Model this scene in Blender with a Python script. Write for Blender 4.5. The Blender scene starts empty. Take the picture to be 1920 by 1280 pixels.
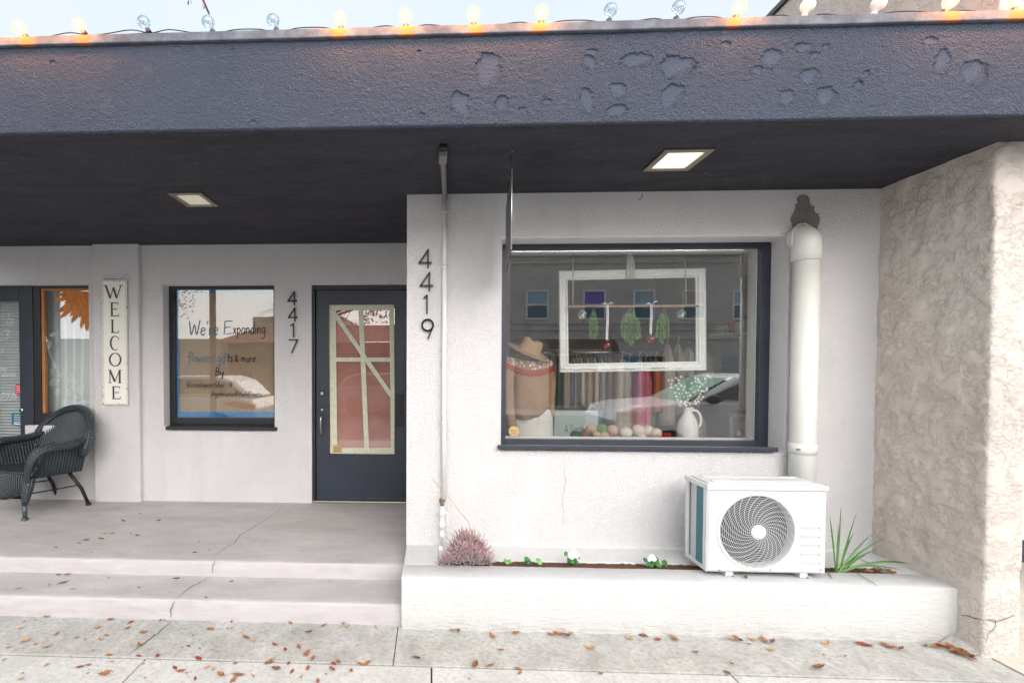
import bpy, bmesh, math, random
from mathutils import Vector, Matrix, noise
R = math.radians
rnd = random.Random(7)
sc = bpy.context.scene
col = sc.collection

# ------------------------------------------------------------------ camera
EYE = Vector((0, 0, 1.513))
F, CX, CY = 985.9, 765.3, 711.4
def rotm(yaw, pitch, roll):
    c, s = math.cos(yaw), math.sin(yaw); A = Matrix(((c, -s, 0), (s, c, 0), (0, 0, 1)))
    c, s = math.cos(pitch), math.sin(pitch); B = Matrix(((1, 0, 0), (0, c, -s), (0, s, c)))
    c, s = math.cos(roll), math.sin(roll); D = Matrix(((c, 0, -s), (0, 1, 0), (s, 0, c)))
    return D @ B @ A
RM = rotm(R(-2.584), R(1.316), R(-0.132))
cam = bpy.data.cameras.new('camera'); camo = bpy.data.objects.new('camera', cam); col.objects.link(camo)
cam.sensor_width = 36; cam.lens = 36 * F / 1920
cam.shift_x = (960 - CX) / 1920; cam.shift_y = (CY - 640) / 1920
cam.clip_start = 0.05; cam.clip_end = 3000
camo.matrix_world = Matrix.Translation(EYE) @ Matrix((RM[0], RM[2], -RM[1])).transposed().to_4x4()
sc.camera = camo
# ------------------------------------------------------------------ sky, sun, exposure
w = bpy.data.worlds.new('World'); sc.world = w; w.use_nodes = True
nt = w.node_tree; nt.nodes.clear()
SUN_EL, SUN_AZ = 24, 163
out = nt.nodes.new('ShaderNodeOutputWorld'); bg = nt.nodes.new('ShaderNodeBackground')
sky = nt.nodes.new('ShaderNodeTexSky'); sky.sky_type = 'NISHITA'; sky.sun_disc = False
sky.sun_elevation = R(SUN_EL); sky.sun_rotation = R(SUN_AZ)
sky.air_density = 1.0; sky.dust_density = 4.0; sky.ozone_density = 1.0
hz = nt.nodes.new('ShaderNodeMix'); hz.data_type = 'RGBA'; hz.inputs[0].default_value = 0.80   # overcast veil over the blue
# cloud veil : dim over the roof to the north, bright round the hidden sun behind the camera
tcw = nt.nodes.new('ShaderNodeTexCoord'); dt = nt.nodes.new('ShaderNodeVectorMath'); dt.operation = 'DOT_PRODUCT'
nt.links.new(tcw.outputs['Generated'], dt.inputs[0]); dt.inputs[1].default_value = (math.sin(R(SUN_AZ)) * math.cos(R(SUN_EL)), math.cos(R(SUN_AZ)) * math.cos(R(SUN_EL)), math.sin(R(SUN_EL)))
cr_ = nt.nodes.new('ShaderNodeValToRGB'); cr_.color_ramp.interpolation = 'EASE'
cr_.color_ramp.elements[0].position = .50; cr_.color_ramp.elements[0].color = (.248, .270, .293, 1)
cr_.color_ramp.elements[1].position = 1.0; cr_.color_ramp.elements[1].color = (1.0, 1.0, 1.0, 1)
mr_ = nt.nodes.new('ShaderNodeMath'); mr_.operation = 'MULTIPLY_ADD'; mr_.inputs[1].default_value = .5; mr_.inputs[2].default_value = .5
nt.links.new(dt.outputs['Value'], mr_.inputs[0]); nt.links.new(mr_.outputs[0], cr_.inputs[0])
cn_ = nt.nodes.new('ShaderNodeTexNoise'); cn_.inputs['Scale'].default_value = 2.2; cn_.inputs['Detail'].default_value = 4; nt.links.new(tcw.outputs['Generated'], cn_.inputs['Vector'])
vm_ = nt.nodes.new('ShaderNodeVectorMath'); vm_.operation = 'SCALE'; nt.links.new(cr_.outputs[0], vm_.inputs[0])
ma_ = nt.nodes.new('ShaderNodeMath'); ma_.operation = 'MULTIPLY_ADD'; ma_.inputs[1].default_value = 4.0; ma_.inputs[2].default_value = 16.0
nt.links.new(cn_.outputs['Fac'], ma_.inputs[0]); nt.links.new(ma_.outputs[0], vm_.inputs['Scale']); nt.links.new(vm_.outputs[0], hz.inputs[7])
nt.links.new(sky.outputs[0], hz.inputs[6]); nt.links.new(hz.outputs[2], bg.inputs[0])
bg.inputs[1].default_value = 0.11
nt.links.new(bg.outputs[0], out.inputs[0])
sl = bpy.data.lights.new('sun', 'SUN'); sl.energy = .85; sl.angle = R(32); sl.color = (1, .965, .92)
so = bpy.data.objects.new('sun', sl); col.objects.link(so)
az = R(SUN_AZ); sd = Vector((math.sin(az) * math.cos(R(SUN_EL)), math.cos(az) * math.cos(R(SUN_EL)), math.sin(R(SUN_EL))))
so.rotation_euler = sd.to_track_quat('Z', 'Y').to_euler()
sc.view_settings.view_transform = 'Standard'; sc.view_settings.look = 'None'
sc.view_settings.exposure = 1.0; sc.view_settings.gamma = 1
sc.render.engine = 'CYCLES'
sc.cycles.max_bounces = 10; sc.cycles.transparent_max_bounces = 16; sc.cycles.glossy_bounces = 6

# ------------------------------------------------------------------ measuring helpers: from a sight line to a real plane
def ray(px, py):
    return RM.transposed() @ Vector(((px - CX) / F, 1, -(py - CY) / F))
def at(px, py, Y):  d = ray(px, py); return EYE + d * (Y / d.y)
def atz(px, py, Z): d = ray(px, py); return EYE + d * ((Z - EYE.z) / d.z)
def atx(px, py, X): d = ray(px, py); return EYE + d * (X / d.x)
def mir(px, py, Yv, Ym):
    p = at(px, py, Yv); return Vector((p.x, 2 * Ym - Yv, p.z))

YB, YD, YF, Y1, Y2, YP, YBG, YJ = 3.56, 4.933, 2.558, 3.409, 3.051, 2.999, 2.863, 2.641
ZS, ZP, ZT, ZPL = 2.673, 0.222, 0.122, 0.306
XBL, XBR = -0.171, 2.896
YW, YG = 3.73, 3.76          # big window frame and glass
YW2, YG2 = 5.05, 5.08        # recessed window

# ------------------------------------------------------------------ materials
MATS = {}
class N:
    def __init__(s, name):
        s.m = bpy.data.materials.new(name); s.m.use_nodes = True; s.t = s.m.node_tree; s.t.nodes.clear()
        s.o = s.n('ShaderNodeOutputMaterial'); s.p = s.n('ShaderNodeBsdfPrincipled'); s.l(s.p.outputs[0], s.o.inputs[0])
        s.tc = s.n('ShaderNodeTexCoord').outputs['Object']
        MATS[name] = s.m
    def n(s, k, **kw):
        x = s.t.nodes.new(k)
        for a, b in kw.items(): setattr(x, a, b)
        return x
    def l(s, a, b): s.t.links.new(a, b)
    def set(s, **kw):
        for a, b in kw.items(): s.p.inputs[a.replace('_', ' ')].default_value = b
    def noise(s, scale, detail=4, rough=.5, dist=0, vec=None):
        x = s.n('ShaderNodeTexNoise'); x.inputs['Scale'].default_value = scale; x.inputs['Detail'].default_value = detail
        x.inputs['Roughness'].default_value = rough; x.inputs['Distortion'].default_value = dist
        s.l(vec or s.tc, x.inputs['Vector']); return x.outputs['Fac']
    def vor(s, scale, vec=None, feature='F1'):
        x = s.n('ShaderNodeTexVoronoi', feature=feature); x.inputs['Scale'].default_value = scale
        s.l(vec or s.tc, x.inputs['Vector']); return x.outputs['Distance']
    def ramp(s, fac, stops, interp='LINEAR'):
        x = s.n('ShaderNodeValToRGB'); x.color_ramp.interpolation = interp; e = x.color_ramp.elements
        while len(e) < len(stops): e.new(.5)
        for i, (p, c) in enumerate(stops):
            e[i].position = p; e[i].color = (c, c, c, 1) if isinstance(c, (int, float)) else (*c[:3], 1)
        s.l(fac, x.inputs[0]); return x.outputs[0]
    def mix(s, fac, a, b, mode='MIX'):
        x = s.n('ShaderNodeMix', data_type='RGBA', blend_type=mode)
        for i, v in ((0, fac), (6, a), (7, b)):
            if isinstance(v, (int, float)): x.inputs[i].default_value = v
            elif isinstance(v, tuple): x.inputs[i].default_value = (*v[:3], 1)
            else: s.l(v, x.inputs[i])
        return x.outputs[2]
    def math(s, op, a, b=0.0, c=0.0):
        x = s.n('ShaderNodeMath', operation=op)
        for i, v in enumerate((a, b, c)):
            if isinstance(v, (int, float)): x.inputs[i].default_value = v
            else: s.l(v, x.inputs[i])
        return x.outputs[0]
    def scalevec(s, v, vec=None):
        x = s.n('ShaderNodeMapping'); x.inputs['Scale'].default_value = v; s.l(vec or s.tc, x.inputs[0]); return x.outputs[0]
    def xyz(s, vec=None):
        x = s.n('ShaderNodeSeparateXYZ'); s.l(vec or s.tc, x.inputs[0]); return x.outputs
    def bump(s, h, dist, strength=1.0, prev=None):
        x = s.n('ShaderNodeBump'); x.inputs['Distance'].default_value = dist; x.inputs['Strength'].default_value = strength
        s.l(h, x.inputs['Height'])
        if prev is not None: s.l(prev, x.inputs['Normal'])
        return x.outputs[0]
    def nrm(s, b): s.l(b, s.p.inputs['Normal'])
    def color(s, c): s.l(c, s.p.inputs['Base Color'])
def C3(*c): return tuple(c)
def plain(name, c, rough=.6, metal=0, var=.12, vs=6, bump=None, spec=.5):
    s = N(name); s.set(Roughness=rough, Metallic=metal); s.p.inputs['Specular IOR Level'].default_value = spec
    f = s.noise(vs, 5, .6)
    s.color(s.mix(s.ramp(f, [(.3, 0), (.7, 1)]), tuple(x * (1 - var) for x in c), tuple(min(x * (1 + var), 1) for x in c)))
    if bump: s.nrm(s.bump(s.noise(bump[0], 4, .6), bump[1]))
    return s.m
def stucco(name, c, scale=90, dist=.004, dirt=(.3, .28, .25), dirtamt=.25, spec=.3, speck=.0, speckc=(.1, .1, .1)):
    s = N(name); s.set(Roughness=.92); s.p.inputs['Specular IOR Level'].default_value = spec
    a = s.noise(scale, 3, .55, .3); b = s.noise(scale * 3.2, 2, .5)
    h = s.math('ADD', s.ramp(a, [(.38, 0), (.62, 1)]), s.math('MULTIPLY', b, .5))
    big = s.noise(1.3, 5, .6); mid = s.noise(9, 4, .65)
    base = s.mix(s.ramp(big, [(.35, 0), (.7, 1)]), tuple(x * .955 for x in c), tuple(min(1, x * 1.03) for x in c))
    base = s.mix(s.math('MULTIPLY', s.ramp(mid, [(.58, 0), (.85, 1)]), dirtamt), base, dirt)
    sk = s.noise(2.6, 5, .6, 0, s.scalevec((3, 3, .45))); base = s.mix(s.ramp(sk, [(.5, 0), (.78, .22)]), base, tuple(x * .72 for x in c))
    # pits darkened in the colour, mimicking the small shadows they cast
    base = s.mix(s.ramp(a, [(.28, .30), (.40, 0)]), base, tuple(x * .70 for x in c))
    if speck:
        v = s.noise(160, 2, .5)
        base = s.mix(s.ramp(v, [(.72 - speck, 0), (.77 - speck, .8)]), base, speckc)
    s.color(base); s.nrm(s.bump(h, dist)); return s
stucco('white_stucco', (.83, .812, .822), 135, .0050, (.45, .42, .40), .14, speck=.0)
plain('grey_frame_paint', (.028, .034, .050), .42, var=.2, bump=(60, .0006))
plain('black_paint', (.016, .017, .02), .4, var=.2, bump=(50, .0005))
plain('door_paint', (.022, .03, .047), .38, var=.18, vs=3, bump=(25, .0004))
plain('matte_black', (.012, .012, .013), .5)
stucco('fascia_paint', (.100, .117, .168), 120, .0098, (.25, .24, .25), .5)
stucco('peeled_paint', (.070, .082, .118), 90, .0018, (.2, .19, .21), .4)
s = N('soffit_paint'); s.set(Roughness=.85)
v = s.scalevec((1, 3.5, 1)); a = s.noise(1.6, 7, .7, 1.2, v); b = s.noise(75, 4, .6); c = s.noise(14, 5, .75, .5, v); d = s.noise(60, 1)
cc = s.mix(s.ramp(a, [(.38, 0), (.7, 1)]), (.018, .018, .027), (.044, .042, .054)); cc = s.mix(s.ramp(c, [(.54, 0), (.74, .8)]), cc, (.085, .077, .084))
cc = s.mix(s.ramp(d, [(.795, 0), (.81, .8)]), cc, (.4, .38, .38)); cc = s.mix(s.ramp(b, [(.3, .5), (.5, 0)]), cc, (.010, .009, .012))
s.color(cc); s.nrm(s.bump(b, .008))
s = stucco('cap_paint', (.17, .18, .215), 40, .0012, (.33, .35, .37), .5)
s = N('planter_paint'); s.set(Roughness=.85); v = s.scalevec((1, 1, 5)); a = s.noise(14, 6, .65, .2, v); b = s.noise(120, 4, .6); c = s.noise(2.2, 6, .65); d = s.noise(95, 1)
cc = s.mix(s.ramp(a, [(.3, 0), (.7, 1)]), (.545, .54, .535), (.615, .61, .605)); cc = s.mix(s.ramp(c, [(.55, 0), (.8, .5)]), cc, (.50, .48, .45))
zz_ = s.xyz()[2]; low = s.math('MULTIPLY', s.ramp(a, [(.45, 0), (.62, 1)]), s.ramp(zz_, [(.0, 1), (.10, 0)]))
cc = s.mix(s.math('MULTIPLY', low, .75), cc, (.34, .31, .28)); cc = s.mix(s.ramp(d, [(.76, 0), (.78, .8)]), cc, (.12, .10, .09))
s.color(cc); s.nrm(s.bump(s.math('ADD', a, s.math('MULTIPLY', b, .6)), .005))
# porch floor: painted, worn
s = N('porch_floor_paint'); s.set(Roughness=.72)
v = s.scalevec((1, 2.2, 1)); a = s.noise(2.2, 7, .62, .4, v); b = s.noise(26, 5, .7, .2, v); c = s.noise(90, 2)
cc = s.mix(s.ramp(a, [(.3, 0), (.72, 1)]), (.40, .372, .368), (.55, .515, .51))
cc = s.mix(s.ramp(b, [(.55, 0), (.72, .5)]), cc, (.34, .32, .30)); cc = s.mix(s.ramp(c, [(.68, 0), (.74, .7)]), cc, (.2, .18, .16))
s.color(cc); s.nrm(s.bump(b, .002))
s = N('riser_paint'); s.set(Roughness=.7)
v = s.scalevec((1, 1, 5)); a = s.noise(5, 6, .6, 0, v); b = s.noise(40, 4, .6, 0, v)
cc = s.mix(s.ramp(a, [(.3, 0), (.7, 1)]), (.43, .40, .41), (.52, .49, .50)); cc = s.mix(s.ramp(b, [(.62, 0), (.74, .5)]), cc, (.42, .39, .38))
s.color(cc); s.nrm(s.bump(b, .002))
def concrete(name, ca, cb, stain, spk):
    s = N(name); s.set(Roughness=.88)
    v = s.scalevec((1.6, 1, 1)); a = s.noise(3.1, 8, .66, .5, v); b = s.noise(34, 6, .72, .3); c = s.noise(150, 2); p = s.vor(55)
    cc = s.mix(s.ramp(a, [(.28, 0), (.68, 1)]), ca, cb)
    cc = s.mix(s.ramp(b, [(.46, 0), (.66, .75)]), cc, stain); f_ = s.noise(7, 7, .75, .8); cc = s.mix(s.ramp(f_, [(.6, 0), (.7, .4)]), cc, tuple(x * 1.3 for x in cb)); cc = s.mix(s.ramp(f_, [(.3, .35), (.42, 0)]), cc, tuple(x * .7 for x in stain))
    cc = s.mix(s.ramp(c, [(.66, 0), (.72, spk)]), cc, (.16, .145, .125))
    s.color(cc); s.nrm(s.bump(b, .003, .8, s.bump(c, .001))); return s
concrete('apron_concrete', (.32, .315, .295), (.54, .53, .505), (.27, .26, .235), .6)
concrete('sidewalk_concrete', (.47, .465, .445), (.62, .615, .595), (.38, .37, .34), .55)
concrete('warm_concrete', (.50, .46, .40), (.62, .58, .52), (.42, .36, .29), .4)
plain('dark_joint', (.05, .042, .038), .95, bump=(60, .003))
concrete('asphalt', (.09, .09, .09), (.12, .12, .12), (.08, .08, .08), .2)
plain('crack_dark', (.09, .075, .07), .95)
# lace stucco of the neighbour
s = N('lace_stucco'); s.set(Roughness=.9); s.p.inputs['Specular IOR Level'].default_value = .25
v = s.scalevec((1, 1, 1.3)); pa_ = s.noise(7, 8, .62, .3, v); pb_ = s.noise(36, 6, .6, .2, v); b = s.noise(80, 5, .65)
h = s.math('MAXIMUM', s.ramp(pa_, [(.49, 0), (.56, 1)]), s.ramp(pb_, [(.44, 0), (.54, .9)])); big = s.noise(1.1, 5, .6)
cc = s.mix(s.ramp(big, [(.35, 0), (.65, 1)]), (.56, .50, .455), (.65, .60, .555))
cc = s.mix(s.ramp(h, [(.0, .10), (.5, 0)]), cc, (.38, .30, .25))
st = s.noise(2.3, 4, .6, .5); cc = s.mix(s.ramp(st, [(.6, 0), (.82, .25)]), cc, (.40, .31, .24))
s.color(cc); s.nrm(s.bump(s.math('ADD', h, s.math('MULTIPLY', b, .4)), .0032))
s = N('opposite_stucco'); s.set(Roughness=.95); a = s.noise(2, 5, .6); s.color(s.mix(s.ramp(a, [(.35, 0), (.65, 1)]), (.57, .535, .50), (.67, .635, .595)))
plain('tan_render', (.58, .50, .43), .95, vs=1)
s = N('roof_tiles'); s.set(Roughness=.85); xs = s.xyz(); wv = s.math('SINE', s.math('MULTIPLY', xs[0], 26.0)); f2 = s.noise(5, 4)
s.color(s.mix(s.ramp(f2, [(.3, 0), (.7, 1)]), (.30, .10, .06), (.46, .20, .12))); s.nrm(s.bump(wv, .05))
plain('shade_blue', (.40, .55, .66), .8); plain('shade_violet', (.25, .18, .60), .8); plain('shade_dark', (.10, .19, .26), .4)
plain('brown_wall', (.13, .085, .065), .9); plain('dark_opening', (.03, .032, .035), .5)
# plastics, metals
plain('pvc_cream', (.70, .695, .66), .38, var=.05, vs=4); plain('ac_white', (.63, .64, .64), .36, var=.03)
plain('ac_trim', (.52, .54, .54), .4, var=.04); plain('ac_dark', (.05, .053, .062), .45)
s = N('ac_coil'); s.set(Roughness=.4, Metallic=.2); xs = s.xyz()
g1 = s.math('SINE', s.math('MULTIPLY', s.math('ADD', xs[1], xs[2]), 620.0)); g2 = s.math('SINE', s.math('MULTIPLY', s.math('SUBTRACT', xs[1], xs[2]), 620.0))
s.color(s.mix(s.ramp(s.math('MAXIMUM', g1, g2), [(.8, 0), (.95, .6)]), (.012, .11, .15), (.12, .36, .42)))
plain('galvanised', (.5, .5, .5), .4, 1); plain('pewter', (.42, .39, .33), .35, 1); plain('chrome', (.7, .7, .68), .15, 1)
plain('pipe_white', (.72, .71, .69), .55, bump=(40, .0006)); plain('pipe_grey', (.18, .17, .175), .6); plain('rust', (.19, .12, .08), .9, var=.4, vs=60)
s = N('cement_patch'); s.set(Roughness=.95); a = s.noise(30, 5); s.color(s.mix(a, (.13, .13, .125), (.23, .225, .21))); s.nrm(s.bump(a, .006))
# wicker
s = N('wicker'); s.set(Roughness=.3); s.p.inputs['Specular IOR Level'].default_value = .6
tcu = s.n('ShaderNodeTexCoord').outputs['UV']; xs = s.xyz(tcu)
su = s.math('SINE', s.math('MULTIPLY', xs[0], 6.2832)); sv = s.math('SINE', s.math('MULTIPLY', xs[1], 6.2832))
hh = s.math('MULTIPLY', s.math('ADD', su, 0), s.math('ADD', sv, 0))
hh = s.math('ADD', s.math('MULTIPLY', hh, .45), s.math('MULTIPLY', s.math('ABSOLUTE', su), -1.0))
a = s.noise(70, 4, .7)
cc = s.mix(s.ramp(a, [(.35, 0), (.7, 1)]), (.028, .042, .054), (.07, .098, .118)); cc = s.mix(s.ramp(s.math('ABSOLUTE', su), [(.62, 0), (.92, .9)]), cc, (.005, .007, .009)); cc = s.mix(s.ramp(hh, [(-.1, 0), (.25, .55)]), cc, (.13, .165, .185))  # strand highlights and dark gaps are painted into the colour
ch = s.noise(38, 6, .85); cc = s.mix(s.ramp(ch, [(.625, 0), (.64, .8)]), cc, (.42, .44, .44))
s.color(cc); s.nrm(s.bump(hh, .004))
# glass: thin pane, part mirror part clear
def glass(name, refl, tint=(.93, .96, .95), rough=0.0):
    s = N(name); s.t.nodes.remove(s.p); s.p = None
    tr = s.n('ShaderNodeBsdfTransparent'); tr.inputs[0].default_value = (*tint, 1)
    gl = s.n('ShaderNodeBsdfGlossy'); gl.inputs[0].default_value = (1, 1, 1, 1); gl.inputs['Roughness'].default_value = rough
    lw = s.n('ShaderNodeLayerWeight'); lw.inputs[0].default_value = .35
    mx = s.n('ShaderNodeMixShader'); f = s.math('ADD', s.math('MULTIPLY', lw.outputs['Fresnel'], .6), refl)
    s.l(f, mx.inputs[0]); s.l(tr.outputs[0], mx.inputs[1]); s.l(gl.outputs[0], mx.inputs[2]); s.l(mx.outputs[0], s.o.inputs[0]); return s
glass('shop_glass', .105, (.995, .998, .995)); glass('paper_glass', .062, (.985, .99, .985)); glass('lit_glass', .06, (.9, .75, .6)); glass('bulb_glass', .10, (.80, .88, .92)); glass('ornament_glass', .14, (.93, .93, .9))
glass('red_glass', .10, (.9, .16, .12)); glass('car_glass', .25, (.25, .3, .3)); glass('frost_bulb', .05, (.9, .9, .9))
def emit(name, c, st):
    s = N(name); s.set(Roughness=.4); s.p.inputs['Base Color'].default_value = (*c, 1)
    s.p.inputs['Emission Color'].default_value = (*c, 1); s.p.inputs['Emission Strength'].default_value = st; return s.m
emit('bulb_lit', (1, .50, .20), 2.6); emit('filament', (1, .72, .38), 14); emit('lens_bright', (1, .90, .70), .62); emit('lens_dim', (.9, .85, .66), .06)
m_ = MATS['lit_glass'].node_tree; mo = [n for n in m_.nodes if n.type == 'OUTPUT_MATERIAL'][0]; ms = m_.nodes.new('ShaderNodeMixShader'); me_ = m_.nodes.new('ShaderNodeEmission')
me_.inputs[0].default_value = (1, .70, .52, 1); me_.inputs[1].default_value = .85; ms.inputs[0].default_value = .6; src = mo.inputs[0].links[0].from_socket
m_.links.new(src, ms.inputs[1]); m_.links.new(me_.outputs[0], ms.inputs[2]); m_.links.new(ms.outputs[0], mo.inputs[0])
plain('bulb_frosted', (.8, .8, .78), .25, var=.02)
# papers & small stuff
s = N('kraft_paper'); s.set(Roughness=.9); a = s.noise(3, 6, .6); b = s.noise(14, 3, .5, 1)
s.color(s.mix(s.ramp(a, [(.3, 0), (.7, 1)]), (.36, .26, .18), (.44, .33, .24))); s.nrm(s.bump(b, .01))
s = N('pink_paper'); s.set(Roughness=.9); a = s.noise(3, 6, .6); b = s.noise(9, 3, .5, 1)
s.color(s.mix(s.ramp(a, [(.3, 0), (.7, 1)]), (.44, .20, .16), (.52, .26, .21))); s.nrm(s.bump(b, .012))
plain('blue_tape', (.03, .20, .46), .6, var=.2, vs=20); 
s = N('green_tape'); s.set(Roughness=.7); a = s.noise(22, 5, .7, .4); s.color(s.mix(s.ramp(a, [(.35, 0), (.7, 1)]), (.52, .53, .40), (.67, .68, .55)))
plain('ink_blue', (.05, .16, .25), .6, var=.3); plain('ink_black', (.012, .012, .012), .6); plain('orange_paint', (.55, .17, .02), .55, var=.25, vs=30)
plain('white_decal', (.75, .78, .78), .6, var=.05); plain('wood_orange', (.42, .17, .05), .5, var=.2)
s = N('blinds'); s.set(Roughness=.6); xs = s.xyz(); wv = s.math('SINE', s.math('MULTIPLY', xs[2], 210.0))
s.color(s.mix(s.ramp(wv, [(.0, 0), (.5, 1)]), (.52, .60, .63), (.80, .85, .86))); s.nrm(s.bump(wv, .008))
s = N('sheer'); s.set(Roughness=.9); xs = s.xyz(); wv = s.math('SINE', s.math('ADD', s.math('MULTIPLY', xs[0], 70.0), s.math('MULTIPLY', s.noise(3), 6.0)))
s.color(s.mix(s.ramp(wv, [(.0, 0), (1, 1)]), (.60, .68, .70), (.80, .85, .85)))
s = N('sign_enamel'); s.set(Roughness=.45); a = s.noise(14, 6, .7); s.color(s.mix(s.ramp(a, [(.62, 0), (.7, .35)]), (.80, .78, .71), (.5, .45, .36)))
s = N('sign_edge'); s.set(Roughness=.6); a = s.noise(38, 4, .7); s.color(s.mix(s.ramp(a, [(.60, 0), (.64, 1)]), (.66, .64, .57), (.14, .09, .06)))
plain('sign_letters', (.035, .045, .055), .5)
plain('leaf_orange', (.36, .135, .045), .7, var=.5, vs=30); plain('leaf_brown', (.22, .09, .04), .8, var=.4, vs=30); plain('leaf_red', (.30, .045, .03), .65, var=.4, vs=30)
plain('leaf_tan', (.50, .27, .10), .8, var=.35, vs=30)
s = N('soil'); s.set(Roughness=1.0); a = s.noise(70, 6, .8); s.color(s.mix(s.ramp(a, [(.35, 0), (.65, 1)]), (.05, .025, .015), (.24, .11, .055))); s.nrm(s.bump(a, .02))
s = N('succulent'); s.set(Roughness=.5); tcu = s.n('ShaderNodeTexCoord').outputs['UV']; xs = s.xyz(tcu)
s.color(s.ramp(xs[1], [(0, (.13, .20, .16)), (.4, (.38, .37, .35)), (.7, (.58, .37, .39)), (1, (.30, .07, .10))]))
s = N('blade_green'); s.set(Roughness=.45); tcu = s.n('ShaderNodeTexCoord').outputs['UV']; xs = s.xyz(tcu)
s.color(s.ramp(xs[1], [(0, (.10, .22, .04)), (.5, (.05, .17, .03)), (.93, (.06, .13, .03)), (1, (.25, .12, .06))]))
plain('herb_green', (.045, .19, .04), .5, var=.4, vs=40); plain('fir_green', (.18, .40, .10), .6, var=.45, vs=60); plain('twig', (.23, .15, .09), .85)
plain('petal_white', (.85, .85, .85), .6); plain('tree_leaf', (.10, .13, .04), .7, var=.6, vs=3); plain('autumn_leaf', (.26, .07, .04), .7, var=.6, vs=3); plain('bark', (.12, .09, .07), .95, bump=(20, .02))
plain('frame_white', (.88, .90, .88), .5, var=.06, vs=15, bump=(30, .001)); plain('frame_worn', (.46, .43, .36), .7, var=.4, vs=40)
plain('inner_white', (.74, .76, .74), .55, var=.03); plain('dowel_wood', (.48, .33, .21), .6); plain('string', (.50, .40, .28), .8); plain('ribbon', (.74, .74, .82), .5)
s = N('striped_cloth'); s.set(Roughness=.9); xs = s.xyz(); wv = s.math('SINE', s.math('MULTIPLY', xs[0], 420.0)); s.color(s.mix(s.ramp(wv, [(.3, 0), (.6, 1)]), (.72, .72, .66), (.40, .40, .36)))
plain('felt_tan', (.52, .35, .24), .95, var=.06, bump=(200, .0006)); plain('hat_band', (.20, .12, .08), .8); plain('skin_form', (.55, .36, .27), .7)
plain('canvas_white', (.74, .73, .68), .85, var=.06, bump=(20, .004)); plain('ceramic_white', (.78, .78, .76), .55, var=.04, bump=(30, .002))
plain('berry_white', (.82, .82, .78), .3); plain('board_grey', (.38, .44, .42), .7, var=.05); plain('board_text', (.13, .16, .16), .7)
plain('room_wall', (.66, .63, .60), .95); plain('room_floor', (.34, .28, .23), .7); plain('room_dark', (.07, .07, .075), .8)
plain('kraft_box', (.5, .4, .28), .8); plain('gold_sticker', (.52, .36, .17), .5)
plain('sticker_teal', (.01, .13, .20), .5); plain('sticker_red', (.6, .04, .06), .5); plain('car_paint', (.74, .75, .76), .25, var=.01); plain('tyre', (.02, .02, .02), .9)
plain('car_red_lens', (.45, .04, .02), .2); plain('green_shade', (.02, .30, .20), .5); plain('grey_car', (.25, .27, .3), .3)
for i, c in enumerate([(.10, .12, .10), (.33, .34, .30), (.45, .40, .34), (.52, .47, .40), (.16, .25, .33), (.42, .38, .30), (.58, .50, .45), (.40, .30, .23), (.30, .33, .37), (.55, .48, .38), (.10, .22, .30), (.60, .17, .24), (.62, .22, .28), (.06, .25, .10), (.50, .14, .06), (.44, .37, .31), (.60, .58, .53), (.22, .17, .14), (.08, .22, .40)]):
    plain('cloth_%d' % i, tuple(min(.85, x * 1.35) for x in c), .95, var=.1, vs=20)
for n_, c in dict(tan=(.50, .33, .20), green=(.10, .26, .05), dkgreen=(.01, .07, .05), brown=(.22, .09, .055), cream=(.66, .54, .45), pinkish=(.55, .35, .28), red=(.50, .01, .015), pale=(.62, .55, .47), mossgrey=(.16, .24, .2)).items():
    plain('felt_' + n_, c, .95, var=.12, vs=60, bump=(90, .004))
s = N('knit_sweater'); s.set(Roughness=.98); xs = s.xyz()
tri = s.math('PINGPONG', xs[0], .013)
zz = s.math('SUBTRACT', s.math('ADD', xs[2], s.math('MULTIPLY', tri, 1.3)), s.math('MULTIPLY', s.math('MULTIPLY', s.math('SUBTRACT', xs[0], .03), s.math('SUBTRACT', xs[0], .03)), 1.5)); kn = s.noise(150, 3, .6)
f = s.math('MULTIPLY', s.math('SUBTRACT', zz, -.20), 4.0)
z2 = s.math('MULTIPLY', s.math('ADD', s.math('SUBTRACT', zz, s.math('MULTIPLY', tri, 1.3)), .20), 4.0)
tan = (.46, .29, .19); cream = (.80, .76, .69)
rr = s.ramp(f, [(0, tan), (.12, (.42, .025, .025)), (.20, tan), (.225, (.46, .04, .03)), (.29, tan)], 'CONSTANT')
fl = s.vor(36); flower = s.ramp(fl, [(.0, 0), (.10, 1), (.40, 1), (.46, 0)])
rr = s.mix(s.math('MULTIPLY', flower, s.ramp(z2, [(0, 0), (.29, 1), (.54, 0)], 'CONSTANT')), rr, cream)
rr = s.mix(s.ramp(z2, [(0, 0), (.555, 1), (.585, 0)], 'CONSTANT'), rr, (.035, .06, .11))
dd = s.ramp(s.vor(60), [(.25, 1), (.4, 0)]); rr = s.mix(s.math('MULTIPLY', dd, s.ramp(z2, [(0, 0), (.62, .9), (.86, 0)], 'CONSTANT')), rr, (.62, .52, .45))
cc = s.mix(s.ramp(kn, [(.3, .4), (.6, 0)]), rr, (.15, .09, .055)); s.color(cc); s.nrm(s.bump(kn, .005))
s = N('glow_tinted_cap'); 

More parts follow.
